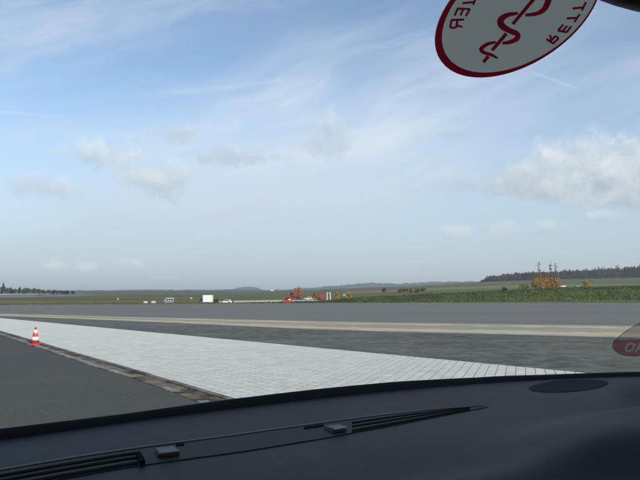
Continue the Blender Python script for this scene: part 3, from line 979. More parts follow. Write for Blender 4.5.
# low white barrier blocks left of the van
def barrier(x, Y, L, h, label, m, rz=0, nm='barrier_block', cat='barrier', group=None):
    r = tag(empty(nm, gp_(x, Y), rz), label, cat, group)
    extr('block', [(-L / 2, 0), (-L / 2 + .05, h), (L / 2 - .05, h), (L / 2, 0)], -.14, .14, m, r, .02)
    extr('foot', [(-L / 2 - .02, 0), (-L / 2 + .02, .16), (L / 2 - .02, .16), (L / 2 + .02, 0)], -.26, .26, m, r, .02)
    return r
M_BARW = mat('painted_concrete', f_gut, rough=.8); 
def f_wp(nt, b):
    p = texpos(nt, 'Object'); nt.links.new(mixc(noise(p, 3, 5, .7), (.44, .45, .44), (.60, .60, .58)), b.inputs['Base Color'])
M_WP = mat('white_painted_concrete', f_wp, rough=.7)
def f_tq(nt, b):
    p = texpos(nt, 'Object'); nt.links.new(mixc(noise(p, 3, 5, .7), (.24, .31, .28), (.34, .41, .37)), b.inputs['Base Color'])
M_TQ = mat('pale_green_concrete', f_tq, rough=.7)
barrier(145.8, 200, 1.25, .75, 'low grey white barrier block, the left one of two beside the blue and white van', M_WP, .1)
barrier(153.6, 200, 1.35, .85, 'low bright white barrier block, the right one of two beside the blue and white van', M_WP, -.1)
# long pale barrier behind the car park, one panel after another
fen = tag(empty('long_barrier', gp_(257, 225)), 'long low pale green barrier between the white car and the red truck', 'barrier')
o0 = Vector(fen.location)
n = 9
for k in range(n):
    a = gp_(234 + (281 - 234) * k / n, 217 + 16 * k / n); b_ = gp_(234 + (281 - 234) * (k + .97) / n, 217 + 16 * (k + .97) / n)
    a, b_ = Vector(a) - o0, Vector(b_) - o0
    c = (a + b_) / 2; d = b_ - a
    bm = bmesh.new(); box(bm, (0, 0, .34), (d.length, .12, .68), 0, .02)
    pn = frombm('panel', bm, M_TQ, fen); pn.location = c; pn.rotation_euler = (0, 0, math.atan2(d.y, d.x))
# orange marker boards at the apron edge
M_ORG = mat('orange_plastic', None, (.55, .16, .06), .5)
for k, x in enumerate((265.5, 271.2, 275.5)):
    r = tag(empty('marker_cone', gp_(x, 204)), ['leftmost', 'middle', 'rightmost'][k] + ' of three small orange markers at the apron edge left of the red truck', 'marker', 'orange markers at the apron edge')
    cylo('marker_body', (0, 0, .04), (0, 0, .62), .24, .10, M_ORG, r, 14); boxo('base', (0, 0, .03), (.5, .5, .05), M_TYR, r, 0, .01)
def gpp_(x, Y): p = at(x, 298, Y); return (p.x, p.y, .923)
# red truck, cars by the tree
RED = (.40, .025, .035)
ft_ = car('red_truck', gp_(286.8, 215), R(186), 3.1, 2.0, 2.15, RED, 'red emergency truck with a yellow panel, left of the orange tree', 'truck', 'van')
boxo('yellow_panel', (-.95, -1.005, 1.15), (.9, .03, .55), mat('yellow_paint', None, (.75, .50, .04), .4), ft_, 0, .005)
boxo('yellow_panel', (-.95, 1.005, 1.15), (.9, .03, .55), bpy.data.materials['yellow_paint'], ft_, 0, .005)
car('parked_car', gpp_(297.5, 226), R(172), 3.3, 1.7, 1.4, (.07, .04, .10), 'dark purple car parked under the orange tree', 'car')
car('parked_car', gpp_(308, 228), R(180), 3.2, 1.7, 1.35, (.62, .58, .60), 'pale silver car parked right of the orange tree', 'car')
car('parked_car', gpp_(315.5, 229), R(5), 2.9, 1.7, 1.35, (.34, .08, .05), 'rust red car parked in front of the rust brown bush', 'car')
car('parked_van', gpp_(321.8, 228), R(95), 3.9, 1.75, 1.95, (.26, .03, .04), 'dark red van parked just left of the white twin posts', 'van', 'van')
PADZ = .92
pc = [at(x, 298, Y) for x, Y in ((281, 222.5), (334, 222.5), (336, 238), (280, 238))]
cpx = sum((p.x for p in pc)) / 4; cpy = sum((p.y for p in pc)) / 4
pv_ = [(p.x, p.y, PADZ) for p in pc] + [(p.x + math.copysign(1.8, p.x - cpx), p.y + math.copysign(1.8, p.y - cpy), -.2) for p in pc]
pad = mesh('car_park', pv_, [(0, 1, 2, 3)] + [(4 + k, 4 + (k + 1) % 4, (k + 1) % 4, k) for k in range(4)], M_PATH)
tag(pad, 'low pale gravel platform under the parked cars', 'car park', kind='structure')
car('parked_van', gpp_(292.6, 225), R(170), 2.6, 1.7, 1.75, (.34, .035, .04), 'red van parked between the red truck and the orange tree', 'van', 'van')
# white twin posts
tp = tag(empty('twin_post', gp_(328.6, 231)), 'pair of tall white posts joined by crossbars beside the car park', 'post')
for s in (-1, 1): cylo('post', (s * .58, 0, -.2), (s * .58, 0, 3.45), .24, .22, M_WP, tp, 12)
for z in (3.2,): cylo('crossbar', (-.45, 0, z), (.45, 0, z), .07, .07, M_WP, tp, 8)
# pale round sign between the yellow trees
sg = tag(empty('round_sign', gp_(344.2, 236)), 'pale round sign on a pole between the two yellow trees', 'sign')
cylo('pole', (0, 0, -.2), (0, 0, 2.5), .05, .05, M_RIM, sg, 8); cylo('sign_face', (0, -.06, 2.35), (0, -.10, 2.35), .42, .42, mat('sign_pink', None, (.46, .34, .31), .5), sg, 20)
# white sign board in the grass and thin posts
sb = tag(empty('sign_board', gp_(191.2, 265)), 'small white board standing in the grass between van and truck', 'sign')
for s in (-1, 1): cylo('leg', (s * .35, 0, -.1), (s * .35, 0, .7), .04, .04, M_RIM, sb, 6)
boxo('board', (0, 0, .95), (.75, .05, .5), M_WP, sb, 0, .01)
pb = tag(empty('marker_post', gp_(94.8, 196)), 'thin dark post at the apron edge on the left', 'post')
cylo('shaft', (0, 0, -.02), (0, 0, 1.15), .09, .07, M_TYR, pb, 8); cylo('cap', (0, 0, 1.15), (0, 0, 1.22), .09, .04, M_TYR, pb, 8)
pb = tag(empty('sign_board', gp_(118, 240)), 'small whitish board in the grass right of the thin dark post', 'sign')
cylo('leg', (0, 0, -.1), (0, 0, .7), .04, .04, M_RIM, pb, 6); boxo('board', (0, 0, .95), (.5, .05, .5), M_WP, pb, 0, .01)
# vehicles in the field on the right
p = TG(563, 287.2); car('parked_car', (p.x, p.y, p.z), R(180), 3.9, 1.7, 1.5, WHT, 'white car in the field right of the slender yellow trees', 'car')
p = TG(577.5, 287.0); car('parked_car', (p.x, p.y, p.z), R(10), 3.6, 1.7, 1.6, (.22, .24, .28), 'grey car in the field left of the round yellow bush', 'car')
# building and mast on the horizon
hp = at(272.3, 289.9, 1200); bz = terr(hp.x, hp.y)
hb = tag(empty('white_building', (hp.x, hp.y, bz)), 'tiny white building on the horizon left of the mast', 'building')
hh = hp.z - bz
boxo('wall', (0, 0, hh / 2), (6.5, 5, hh), paint(WHT), hb); extr('roof', [(-3.4, hh), (0, hh + 1.4), (3.4, hh)], -2.7, 2.7, paint((.3, .3, .32)), hb, 0)
mp = at(278.4, 285.5, 1100); bz = terr(mp.x, mp.y)
ms = tag(empty('mast', (mp.x, mp.y, bz)), 'thin grey mast on the horizon above the long pale barrier', 'mast')
cylo('pole', (0, 0, 0), (0, 0, mp.z - bz), .55, .25, M_RIM, ms, 8); boxo('antenna', (0, 0, (mp.z - bz) * .9), (1.6, .4, 1.0), M_RIM, ms)

# ------------------------------------------------------------------ the car we sit in
YAW = R(30)
own = tag(empty('car_interior', (0, 0, 0), YAW), 'dark navy dashboard and windscreen of the car the picture is taken from', 'car')
Lx = Vector((math.cos(YAW), math.sin(YAW), 0)); Fw = Vector((-math.sin(YAW), math.cos(YAW), 0))
def loc_(p): return Vector((p.dot(Lx), p.dot(Fw), p.z))
DZ = CAMH - .115                                        # dashboard level at the windscreen
base_px = [(0, 438.5), (120, 420.5), (240, 405), (320, 396.8), (400, 389.3), (480, 382), (540, 378.5), (580, 377), (640, 375.6)]
bl = [loc_(G(x, y, DZ)) for x, y in base_px]
A_ = np.array([[1, p.x, p.x ** 2, p.x ** 3] for p in bl]); co = np.linalg.lstsq(A_, np.array([p.y for p in bl]), rcond=None)[0]
XC, HW = .30, .78
xmin_, xmax_ = min(p.x for p in bl), max(p.x for p in bl)
def yb(x):
    f = lambda q: co[0] + co[1] * q + co[2] * q * q + co[3] * q ** 3
    g_ = lambda q: co[1] + 2 * co[2] * q + 3 * co[3] * q * q
    if x > xmax_: return f(xmax_) + g_(xmax_) * (x - xmax_) - .35 * (x - xmax_) ** 2
    if x < xmin_: return f(xmin_) + g_(xmin_) * .4 * (x - xmin_) - .35 * (x - xmin_) ** 2
    return f(x)
def f_dash(nt, b):
    p = texpos(nt, 'Object')
    g1 = noise(p, 420, 2, .5); g2 = noise(p, 5, 4, .6); g3 = noise(p, 60, 3, .6)
    nt.links.new(mixc(g2, (.0030, .0056, .0084), (.0036, .0066, .0098)), b.inputs['Base Color'])
    rgh = sstep(g2 * .7 + g3 * .3, .2, .8) * .06 + .50
    nt.links.new(rgh.s, b.inputs['Roughness'])
    bump(nt, b, g1, .10, .001)
M_DASH = mat('dash_plastic', f_dash, rough=.5, spec=.13)
M_DARKD = mat('dark_dash_plastic', f_dash, rough=.5, spec=.3)
M_VENT = mat('vent_plastic', None, (.0115, .0112, .0095), .6, 0, .16)
M_SLOT = mat('slot_black', None, (.001, .001, .001), .9, 0, .05)
M_SEAL = mat('black_seal', None, (.003, .003, .004), .5, 0, .15)
M_CLIP = mat('clip_blue_plastic', None, (.005, .007, .011), .45, 0, .25)
M_CLIPE = mat('clip_metal_edge', None, (.30, .32, .33), .35, .5)
# hump in front of the passenger, lip of the binnacle at the bottom
hc_ = loc_(G(700, 440, DZ)); lc = loc_(G(505, 492, DZ))
def dz(x, y):
    h = .020 * math.exp(-(((x - hc_.x) / .17) ** 2 + ((y - hc_.y) / .085) ** 2) ** 2)
    h += .0065 * math.exp(-(((x - lc.x) / .16) ** 4 + ((y - lc.y) / .030) ** 2))
    h += .0025 * math.sin((x - .1) * 5) * max(0, min(1, (.5 - y) / .2))
    h -= max(0, (.16 - y)) * .5
    return DZ + h
nx, ny = 130, 70
v, f = [], []
for i in range(nx + 1):
    x = XC - HW + 2 * HW * i / nx
    for j in range(ny + 1):
        y0, y1 = .02, yb(x) - .001
        y = y0 + (y1 - y0) * (j / ny)
        v.append((x, y, dz(x, y)))
for i in range(nx):
    for j in range(ny):
        a = i * (ny + 1) + j; f.append((a, a + ny + 1, a + ny + 2, a + 1))
nv = len(v)                                             # front face down to the knees
for i in range(nx + 1):
    x = XC - HW + 2 * HW * i / nx; v.append((x, .06, .55))
for i in range(nx): f.append((i * (ny + 1), nv + i, nv + i + 1, (i + 1) * (ny + 1)))
dash = mesh('dashboard', v, f, M_DASH, own, smooth=True)
def dpx(x, y, lift=0.0):
    p = loc_(G(x, y, DZ))
    p = loc_(G(x, y, dz(p.x, p.y))); p.z = dz(p.x, p.y) + lift
    return p
def dash_strip(name, top, bot, m, lift, n=40, parent=dash, thick=.0):
    v, f = [], []
    x0, x1 = top[0][0], top[-1][0]; b0, b1 = bot[0][0], bot[-1][0]
    for k in range(n + 1):
        t = k / n
        xt = x0 + (x1 - x0) * t; xb = b0 + (b1 - b0) * t
        p = dpx(xt, float(np.interp(xt, [q[0] for q in top], [q[1] for q in top])), lift)
        q = dpx(xb, float(np.interp(xb, [r_[0] for r_ in bot], [r_[1] for r_ in bot])), lift)
        v += [p, q, p - Vector((0, 0, lift + .001)), q - Vector((0, 0, lift + .001))]
    for k in range(n):
        a = 4 * k
        f += [(a, a + 1, a + 5, a + 4), (a + 1, a + 3, a + 7, a + 5), (a, a + 4, a + 6, a + 2)]
    f += [(0, 2, 3, 1), (4 * n, 4 * n + 1, 4 * n + 3, 4 * n + 2)]
    o = mesh(name, v, f, m, parent)
    bm = bmesh.new(); bm.from_mesh(o.data); bmesh.ops.recalc_face_normals(bm, faces=bm.faces); bm.to_mesh(o.data); bm.free()
    return o
V_T = [(-60, 481), (0, 470.5), (60, 460), (120, 450.5), (180, 442.5), (240, 434.5), (320, 423.2), (400, 413.0), (460, 407.2), (488, 406.6)]
V_B = [(-60, 504), (0, 491), (60, 479.8), (120, 469.0), (180, 460.5), (240, 452.5), (320, 439.5), (400, 424.5), (460, 412.6), (488, 407.4)]
dash_strip('vent_trim', V_T, V_B, M_VENT, .0007, 60)
def vlerp(t, x0, x1, n=12):
    xs = np.linspace(x0, x1, n)
    a = np.interp(xs, [p[0] for p in V_T], [p[1] for p in V_T]); b = np.interp(xs, [p[0] for p in V_B], [p[1] for p in V_B])
    return [(float(x), float(y)) for x, y in zip(xs, a * (1 - t) + b * t)]
dash_strip('trim_edge', vlerp(-.01, -60, 484), vlerp(.07, -60, 484), mat('trim_edge_plastic', None, (.030, .029, .025), .5, 0, .2), .0013, 60)
for (x0, x1) in ((-60, 138), (352, 470)):
    for t0, t1 in ((.28, .38), (.53, .63), (.82, .95)):
        dash_strip('vent_slot', vlerp(t0, x0, x1), vlerp(t1, x0, x1), M_SLOT, .0013, 24)
dash_strip('vent_slot', vlerp(.16, 304, 324), vlerp(.28, 304, 324), M_SLOT, .0013, 6)
dash_strip('vent_slot', vlerp(.14, 176, 184), vlerp(.24, 176, 184), M_SLOT, .0013, 3)
dash_strip('end_stop', [(136, 456.5), (140, 456)], [(140, 466), (145, 465.2)], M_SLOT, .0035, 2)
for (x0, y0, x1, y1, x2, y2, x3, y3) in ((154, 451.6, 175, 449.2, 180, 456.2, 158, 458.8), (323, 429.2, 340, 427.0, 347, 431.8, 333, 434.0)):
    c = [dpx(x0, y0), dpx(x1, y1), dpx(x2, y2), dpx(x3, y3)]
    bm = bmesh.new()
    lo = [bm.verts.new(p + Vector((0, 0, .001))) for p in c]
    hi = [bm.verts.new(p.lerp((c[0] + c[2]) / 2, .10) + Vector((0, 0, 0.0042 if k > 1 else .003))) for k, p in enumerate(c)]
    bm.faces.new(hi)
    for k in range(4): bm.faces.new((lo[k], lo[(k + 1) % 4], hi[(k + 1) % 4], hi[k]))
    bmesh.ops.bevel(bm, geom=list(bm.edges), offset=.0006, segments=2, affect='EDGES')
    frombm('vent_clip', bm, M_CLIP, dash)
    e0, e1 = c[3].lerp(c[2], .06), c[3].lerp(c[2], .94)
    bm = bmesh.new(); back = (c[0] - c[3]).normalized() * .001
    cyl(bm, e0 + Vector((0, 0, .0038)) + back, e1 + Vector((0, 0, .0038)) + back, .0011, .0011, 8)
    frombm('clip_edge', bm, M_CLIPE, dash)
# oval speaker grille by the windscreen
ov = []
for k in range(48):
    a = 2 * math.pi * k / 48
    ov.append((568.5 + 40 * math.cos(a) + 3 * math.sin(a) * 0, 386 - 6.2 * math.sin(a) - 2.6 * math.cos(a)))
vv = [dpx(x, y, .0002) for x, y in ov] + [dpx(568.5 + (x - 568.5) * .96, 386 + (y - 386) * .94, .0006) for x, y in ov]
ff_ = [tuple(range(48, 96))] + [(k, (k + 1) % 48, 48 + (k + 1) % 48, 48 + k) for k in range(48)]
ogr = mesh('speaker_cover', vv, ff_, mat('speaker_fabric', None, (.0022, .0034, .0054), .65, 0, .04), dash)
if ogr.data.polygons[0].normal.z < 0: ogr.data.flip_normals()

# windscreen: ruled surface from the base curve up to the roof edge
RAKE = R(38); WH = .50
def wpt(x, t, off=0.0):
    b = Vector((x, yb(x), DZ + .004))
    k = (x - XC) / HW
    tx = XC + (x - XC) * .86
    ty = yb(XC) - WH / math.tan(RAKE) - .07 * k * k
    e = Vector((tx, ty, DZ + WH))
    p = b.lerp(e, t)
    bow = .030 * math.sin(math.pi * t)                  # slight outward crown
    return p + Vector((0, .62, .79)) * (bow + off)
gx, gt = 60, 40
v, f = [], []
for i in range(gx + 1):
    x = XC - HW + 2 * HW * i / gx
    for j in range(gt + 1): v.append(wpt(x, j / gt))
for i in range(gx):
    for j in range(gt):
        a = i * (gt + 1) + j; f.append((a, a + gt + 1, a + gt + 2, a + 1))
wb = BVHTree.FromPolygons(v, f)
def f_glass(nt, b):
    out = nt.nodes['Material Output']
    tr = nt.nodes.new('ShaderNodeBsdfTransparent'); tr.inputs['Color'].default_value = (.93, .955, .945, 1)
    gl = nt.nodes.new('ShaderNodeBsdfGlossy'); gl.inputs['Roughness'].default_value = .02
    fr = nt.nodes.new('ShaderNodeFresnel'); fr.inputs['IOR'].default_value = 1.45
    mx = nt.nodes.new('ShaderNodeMixShader')
    X.nt = nt
    k = X(fr.outputs[0]) * .55
    nt.links.new(k.s, mx.inputs[0]); nt.links.new(tr.outputs[0], mx.inputs[1]); nt.links.new(gl.outputs[0], mx.inputs[2])
    nt.links.new(mx.outputs[0], out.inputs['Surface'])
M_GLASS = mat('windscreen_glass', f_glass)
wind = mesh('windscreen', v, f, M_GLASS, own, smooth=True)

# black seal along the foot of the windscreen
bm_v, bm_f = [], []
seal_t = [(0, 430.5), (150, 410.0), (235, 398.3), (320, 389.5), (400, 382.6), (500, 376.2), (580, 373.4), (640, 372.2)]
seal_b = [(0, 439.5), (120, 421.5), (240, 406), (320, 397.8), (400, 390.3), (480, 383), (540, 379.3), (580, 377.6), (640, 376.2)]
ns = 80
for k in range(ns + 1):
    x = XC - HW + 2 * HW * k / ns
    y = yb(x)
    w = Lx * x + Fw * y; wp = Vector((w.x, w.y, DZ))
    sx, sy = proj(wp)
    if wp.y > .1: th = float(np.interp(sx, [p[0] for p in seal_t], [p[1] for p in seal_b[:8]])) if False else (float(np.interp(sx, [p[0] for p in seal_b], [p[1] for p in seal_b])) - float(np.interp(sx, [p[0] for p in seal_t], [p[1] for p in seal_t]))) * ((wp - CAM).length / F_PX)
    else: th = .008
    th = max(.0015, min(.012, th - .0012))
    bm_v += [Vector((x, y - .006, DZ - .002)), Vector((x, y - .005, DZ + th * .55)), Vector((x, y - .001, DZ + th)), Vector((x, y + .006, DZ + th - .001)), Vector((x, y + .012, DZ - .01))]
for k in range(ns):
    for q in range(4):
        a = 5 * k + q; bm_f.append((a, a + 5, a + 6, a + 1))
mesh('seal', bm_v, bm_f, M_SEAL, wind, smooth=True)

# stickers on the glass: shapes laid on the pane
def w2l(p): return loc_(p)
def glass_pt(x, y, off):
    d = ray(x, y); dl = loc_(d); c = loc_(CAM)
    hit = wb.ray_cast(c, dl)
    p, nn = hit[0], hit[1]
    if nn.dot(dl) > 0: nn = -nn
    return p + nn * off
def f_stick(c, tr_):
    def fn(nt, b):
        b.inputs['Base Color'].default_value = (*c, 1)
        t = nt.nodes.new('ShaderNodeBsdfTranslucent'); t.inputs['Color'].default_value = (*c, 1)
        mx = nt.nodes.new('ShaderNodeMixShader'); mx.inputs[0].default_value = tr_
        nt.links.new(b.outputs[0], mx.inputs[1]); nt.links.new(t.outputs[0], mx.inputs[2])
        nt.links.new(mx.outputs[0], nt.nodes['Material Output'].inputs['Surface'])
    return fn
M_SW = mat('sticker_white', f_stick((.78, .75, .58), .42), rough=.5)
M_SR = mat('sticker_red', f_stick((.62, .016, .055), .42), rough=.5)
def conic(pts):
    """least-squares ellipse through outline points -> centre, axes, angle"""
    P = np.array(pts, float); m = P.mean(0); s = 100.0
    x, y = (P[:, 0] - m[0]) / s, (P[:, 1] - m[1]) / s
    D1 = np.stack([x * x, x * y, y * y], 1); D2 = np.stack([x, y, np.ones_like(x)], 1)
    S1, S2, S3 = D1.T @ D1, D1.T @ D2, D2.T @ D2
    T = -np.linalg.solve(S3, S2.T)
    M = S1 + S2 @ T
    M = np.array([M[2] / 2, -M[1], M[0] / 2])
    w, V = np.linalg.eig(M)
    V = np.real(V); cnd = 4 * V[0] * V[2] - V[1] ** 2
    a1 = V[:, np.argmax(cnd > 0)]
    A, B, C = a1; D, E, F = T @ a1
    cx, cy = np.linalg.solve([[2 * A, B], [B, 2 * C]], [-D, -E])
    Fc = F + (D * cx + E * cy) / 2
    ev, U = np.linalg.eigh(np.array([[A, B / 2], [B / 2, C]]))
    ax = np.sqrt(-Fc / ev)
    return (cx * s + m[0], cy * s + m[1]), ax * s, U
out_px = [(448, 0), (436.2, 23.4), (432.8, 39), (436.2, 54.7), (447.2, 65.6), (461, 73.0), (480, 76), (505, 73), (530, 63.5), (547.2, 52.4), (564.4, 39.2), (579.8, 24), (594.4, 2.6)]
in_px = [(448.7, 8), (440.2, 36), (442.2, 48.4), (453.4, 61.5), (469, 69.0), (484.7, 71.4), (505, 68.4), (530, 59.6), (564.5, 36.6), (571.8, 30), (580, 21.1), (587.3, 12.2), (592, 1.6)]
def ell(cf, n=96, k=1.0):
    (cx, cy), ax, U = cf
    r_ = []
    for i in range(n):
        a = 2 * math.pi * i / n
        e = U @ np.array([ax[0] * k * math.cos(a), ax[1] * k * math.sin(a)])
        r_.append((cx + e[0], cy + e[1]))
    return r_
cf_o, cf_i = conic(out_px), conic(in_px)
print('ellipse', cf_o[0], cf_o[1], cf_i[0], cf_i[1])
stk = empty('sticker'); stk.parent = own
stk['label'] = 'oval white sticker with red rim and red serpent staff at the top of the windscreen'
OFF = .0015
def polar(cf, c, n=96):
    q = sorted((math.atan2(y - c[1], x - c[0]), math.hypot(x - c[0], y - c[1])) for x, y in ell(cf, 720))
    an = np.array([a for a, _ in q]); rd = np.array([r_ for _, r_ in q])
    t = np.linspace(-math.pi, math.pi, n, endpoint=False)
    r_ = np.interp(t, an, rd, period=2 * math.pi)
    return [(c[0] + k * math.cos(a), c[1] + k * math.sin(a)) for a, k in zip(t, r_)]
eo, ei = polar(cf_o, cf_i[0]), polar(cf_i, cf_i[0])
def fan(name, poly, m, off, parent):
    cx = sum(p[0] for p in poly) / len(poly); cy = sum(p[1] for p in poly) / len(poly)
    v = [glass_pt(cx, cy, off)]; f = []
    n = len(poly); rings = 5
    for r_ in range(1, rings + 1):
        for (x, y) in poly: v.append(glass_pt(cx + (x - cx) * r_ / rings, cy + (y - cy) * r_ / rings, off))
    for k in range(n): f.append((0, 1 + (k + 1) % n, 1 + k))
    for r_ in range(rings - 1):
        for k in range(n):
            a = 1 + r_ * n + k; b = 1 + r_ * n + (k + 1) % n; f.append((a, b, b + n, a + n))
    return mesh(name, v, f, m, parent, smooth=True)
fan('sticker_film', eo, M_SW, OFF, stk)
ang_o = lambda e, c: math.atan2(e[1] - c[1], e[0] - c[0])
n = 96
v = []; f = []
for k in range(n):
    v += [glass_pt(*eo[k], OFF + .0006), glass_pt(eo[k][0] * .5 + ei[k][0] * .5, eo[k][1] * .5 + ei[k][1] * .5, OFF + .0006), glass_pt(*ei[k], OFF + .0006)]
for k in range(n):
    a, b = 3 * k, 3 * ((k + 1) % n)
    f += [(a, b, b + 1, a + 1), (a + 1, b + 1, b + 2, a + 2)]
mesh('red_rim', v, f, M_SR, stk, smooth=True)
def ribbon(bmv, bmf, pts, widths, off):
    """stroke of varying width given in pixels"""
    # smooth resample
    P = [Vector((*p, 0)) for p in pts]
    if len(P) > 2:
        Q, W = [], []
        for i in range(len(P) - 1):
            p0, p1, p2, p3 = P[max(0, i - 1)], P[i], P[i + 1], P[min(len(P) - 1, i + 2)]
            for s in range(6):
                t = s / 6
                Q.append(.5 * ((2 * p1) + (p2 - p0) * t + (2 * p0 - 5 * p1 + 4 * p2 - p3) * t * t + (3 * p1 - p0 - 3 * p2 + p3) * t ** 3))
                W.append(widths[i] * (1 - t) + widths[i + 1] * t)
        Q.append(P[-1]); W.append(widths[-1])
    else: Q, W = P, list(widths)
    b0 = len(bmv)
    for i, q in enumerate(Q):
        d = (Q[min(i + 1, len(Q) - 1)] - Q[max(i - 1, 0)]).normalized()
        nn = Vector((-d.y, d.x, 0)) * W[i] / 2
        bmv += [glass_pt(q.x + nn.x, q.y + nn.y, off), glass_pt(q.x - nn.x, q.y - nn.y, off)]
    for i in range(len(Q) - 1):
        a = b0 + 2 * i; bmf.append((a, a + 1, a + 3, a + 2))
v, f = [], []
for a, b in (((546, -19), (511.2, 22.5)), ((505, 31.9), (490.6, 48.8)), ((487.2, 54.6), (482, 60.5))):
    ribbon(v, f, [a, b], (3.6, 3.4), OFF + .0006)
ms_ = mesh('staff', v, f, M_SR, stk)
v, f = [], []
ribbon(v, f, [(536, -16), (545, -9), (546.5, -2), (542.5, 7), (535, 11.6), (523.5, 13.2)], (5, 6.5, 6.5, 5.5, 4, 3.0), OFF + .0010)
ribbon(v, f, [(516.2, 11.4), (506, 12.9), (499, 18), (500.3, 23.8), (507, 28.2), (515.2, 32), (515.4, 36.5), (508.7, 40), (500.6, 41.3)], (2.6, 4.6, 6.6, 6.8, 5.6, 5.4, 5, 4, 2.8), OFF + .0010)
ribbon(v, f, [(494.4, 40.2), (486, 42), (479.5, 47), (482.5, 50.6), (490, 53), (496, 56.2)], (2, 3.6, 4.2, 3.6, 3.2, 2), OFF + .0010)
mesh('serpent', v, f, M_SR, stk)
letters = {
 'letter_t': [[(571, 6.9), (582, 5.7)], [(584.4, .4), (580.2, 9.0)]],
 'letter_t ': [[(565.3, 16.8), (575.4, 16.3)], [(578.2, 12.4), (572.8, 20.6)]],
 'letter_e': [[(556.2, 28.8), (565.4, 30.7)], [(556.6, 28.8), (561.8, 22.8)], [(561.0, 29.6), (565.7, 24)], [(565, 30.5), (569.8, 24.4)]],
 'letter_r': [[(545.0, 37.4), (551.8, 42)], [(551.4, 42), (557.2, 36.8)], [(557.2, 36.8), (553.8, 34.2)], [(553.8, 34.2), (549.0, 39.6)], [(549.6, 38.2), (548.4, 33.0)]],
 'letter_e ': [[(455.8, 6.9), (468.6, 7.3)], [(456.2, 6.9), (453.2, 13.8)], [(461.7, 7.2), (458.9, 13.8)], [(468.2, 7.2), (464.1, 14.6)]],
 'letter_r ': [[(450, 18.3), (462.8, 17.9)], [(450.2, 18.0), (448.7, 25.8)], [(448.7, 25.8), (454.6, 26.0)], [(456, 18.2), (454.5, 26)], [(455.2, 23.6), (460.8, 25.0)]],
 'letter_t  ': [[(461, 1.6), (472.5, .2)], [(474.5, -4), (471.6, 3.2)]],
}
for nm, strokes in letters.items():
    v, f = [], []
    for i, s_ in enumerate(strokes): ribbon(v, f, s_, (2.3, 2.1), OFF + .0006 + .00005 * i)
    mesh(nm.strip(), v, f, M_SR, stk)
# lower sticker on clear film at the right edge
def f_film(nt, b):
    tr = nt.nodes.new('ShaderNodeBsdfTransparent'); mx = nt.nodes.new('ShaderNodeMixShader'); mx.inputs[0].default_value = .45
    b.inputs['Base Color'].default_value = (.16, .17, .155, 1)
    nt.links.new(tr.outputs[0], mx.inputs[1]); nt.links.new(b.outputs[0], mx.inputs[2])
    nt.links.new(mx.outputs[0], nt.nodes['Material Output'].inputs['Surface'])
M_FILM = mat('clear_grey_film', f_film, rough=.6)
def f_film2(nt, b):
    tr = nt.nodes.new('ShaderNodeBsdfTransparent'); mx = nt.nodes.new('ShaderNodeMixShader'); mx.inputs[0].default_value = .74
    b.inputs['Base Color'].default_value = (.62, .035, .05, 1)
    nt.links.new(tr.outputs[0], mx.inputs[1]); nt.links.new(b.outputs[0], mx.inputs[2])
    nt.links.new(mx.outputs[0], nt.nodes['Material Output'].inputs['Surface'])
M_FILMR = mat('red_film', f_film2, rough=.6)
M_FILMG = mat('grey_print', f_stick((.92, .90, .82), .4), rough=.6)
M_FILMD = mat('dark_print', f_stick((.10, .08, .08), .1), rough=.6)
st2 = empty('sticker'); st2.parent = own
st2['label'] = 'see-through oval sticker with a red lower half at the right picture edge'
poly = [(611.6, 346), (612.6, 342), (615.3, 338.5), (623.8, 331), (633, 325.3), (640, 321.5), (652, 316.5), (668, 313), (684, 313), (696, 318), (699, 326), (694, 335), (682, 343), (665, 350), (650, 354), (636, 355.6), (623.8, 355), (616, 351.8)]
up_ = [(614.8, 339.1), (623.8, 331), (633, 325.3), (640, 321.5), (652, 316.5), (668, 313), (684, 313), (696, 318), (699, 326), (690, 331), (660, 336), (640, 338.6), (628, 339.4)]
lo_ = [(614.8, 339.1), (628, 339.4), (640, 338.6), (660, 336), (690, 331), (699, 326), (694, 335), (682, 343), (665, 350), (650, 354), (636, 355.6), (623.8, 355), (616, 351.8), (611.6, 346), (612.6, 342)]
def smooth(poly, closed=True):
    q = []
    n_ = len(poly)
    for i in range(n_):
        p0, p1, p2, p3 = (np.array(poly[(i + k) % n_]) for k in (-1, 0, 1, 2))
        for t in (0, .25, .5, .75):
            q.append(tuple(.5 * (2 * p1 + (p2 - p0) * t + (2 * p0 - 5 * p1 + 4 * p2 - p3) * t * t + (3 * p1 - p0 - 3 * p2 + p3) * t ** 3)))
    return q
fan('clear_film', up_, M_FILM, OFF, st2)
fan('red_film', smooth(lo_), M_FILMR, OFF, st2)
v, f = [], []
ribbon(v, f, poly[1:11], (.5,) * 10, OFF + .0004)
mesh('outline', v, f, M_FILMD, st2)
for nm, strokes in (('letter_a', [[(633.5, 343.2), (628.5, 342.8), (625.2, 346.2), (626.2, 349.6), (630.5, 349.8)], [(630.8, 349.8), (634.6, 343.0)]]), ('letter_b', [[(634.5, 351.2), (639.2, 343.2)], [(638.6, 343.4), (643.6, 343.0), (643.4, 346.8), (637.4, 347.6)]]), ('letter_c', [[(645, 350), (649, 342)], [(649, 342), (655, 341)]])):
    v, f = [], []
    for s_ in strokes: ribbon(v, f, s_, [2.3] * len(s_), OFF + .0006)
    mesh(nm, v, f, M_FILMG, st2)

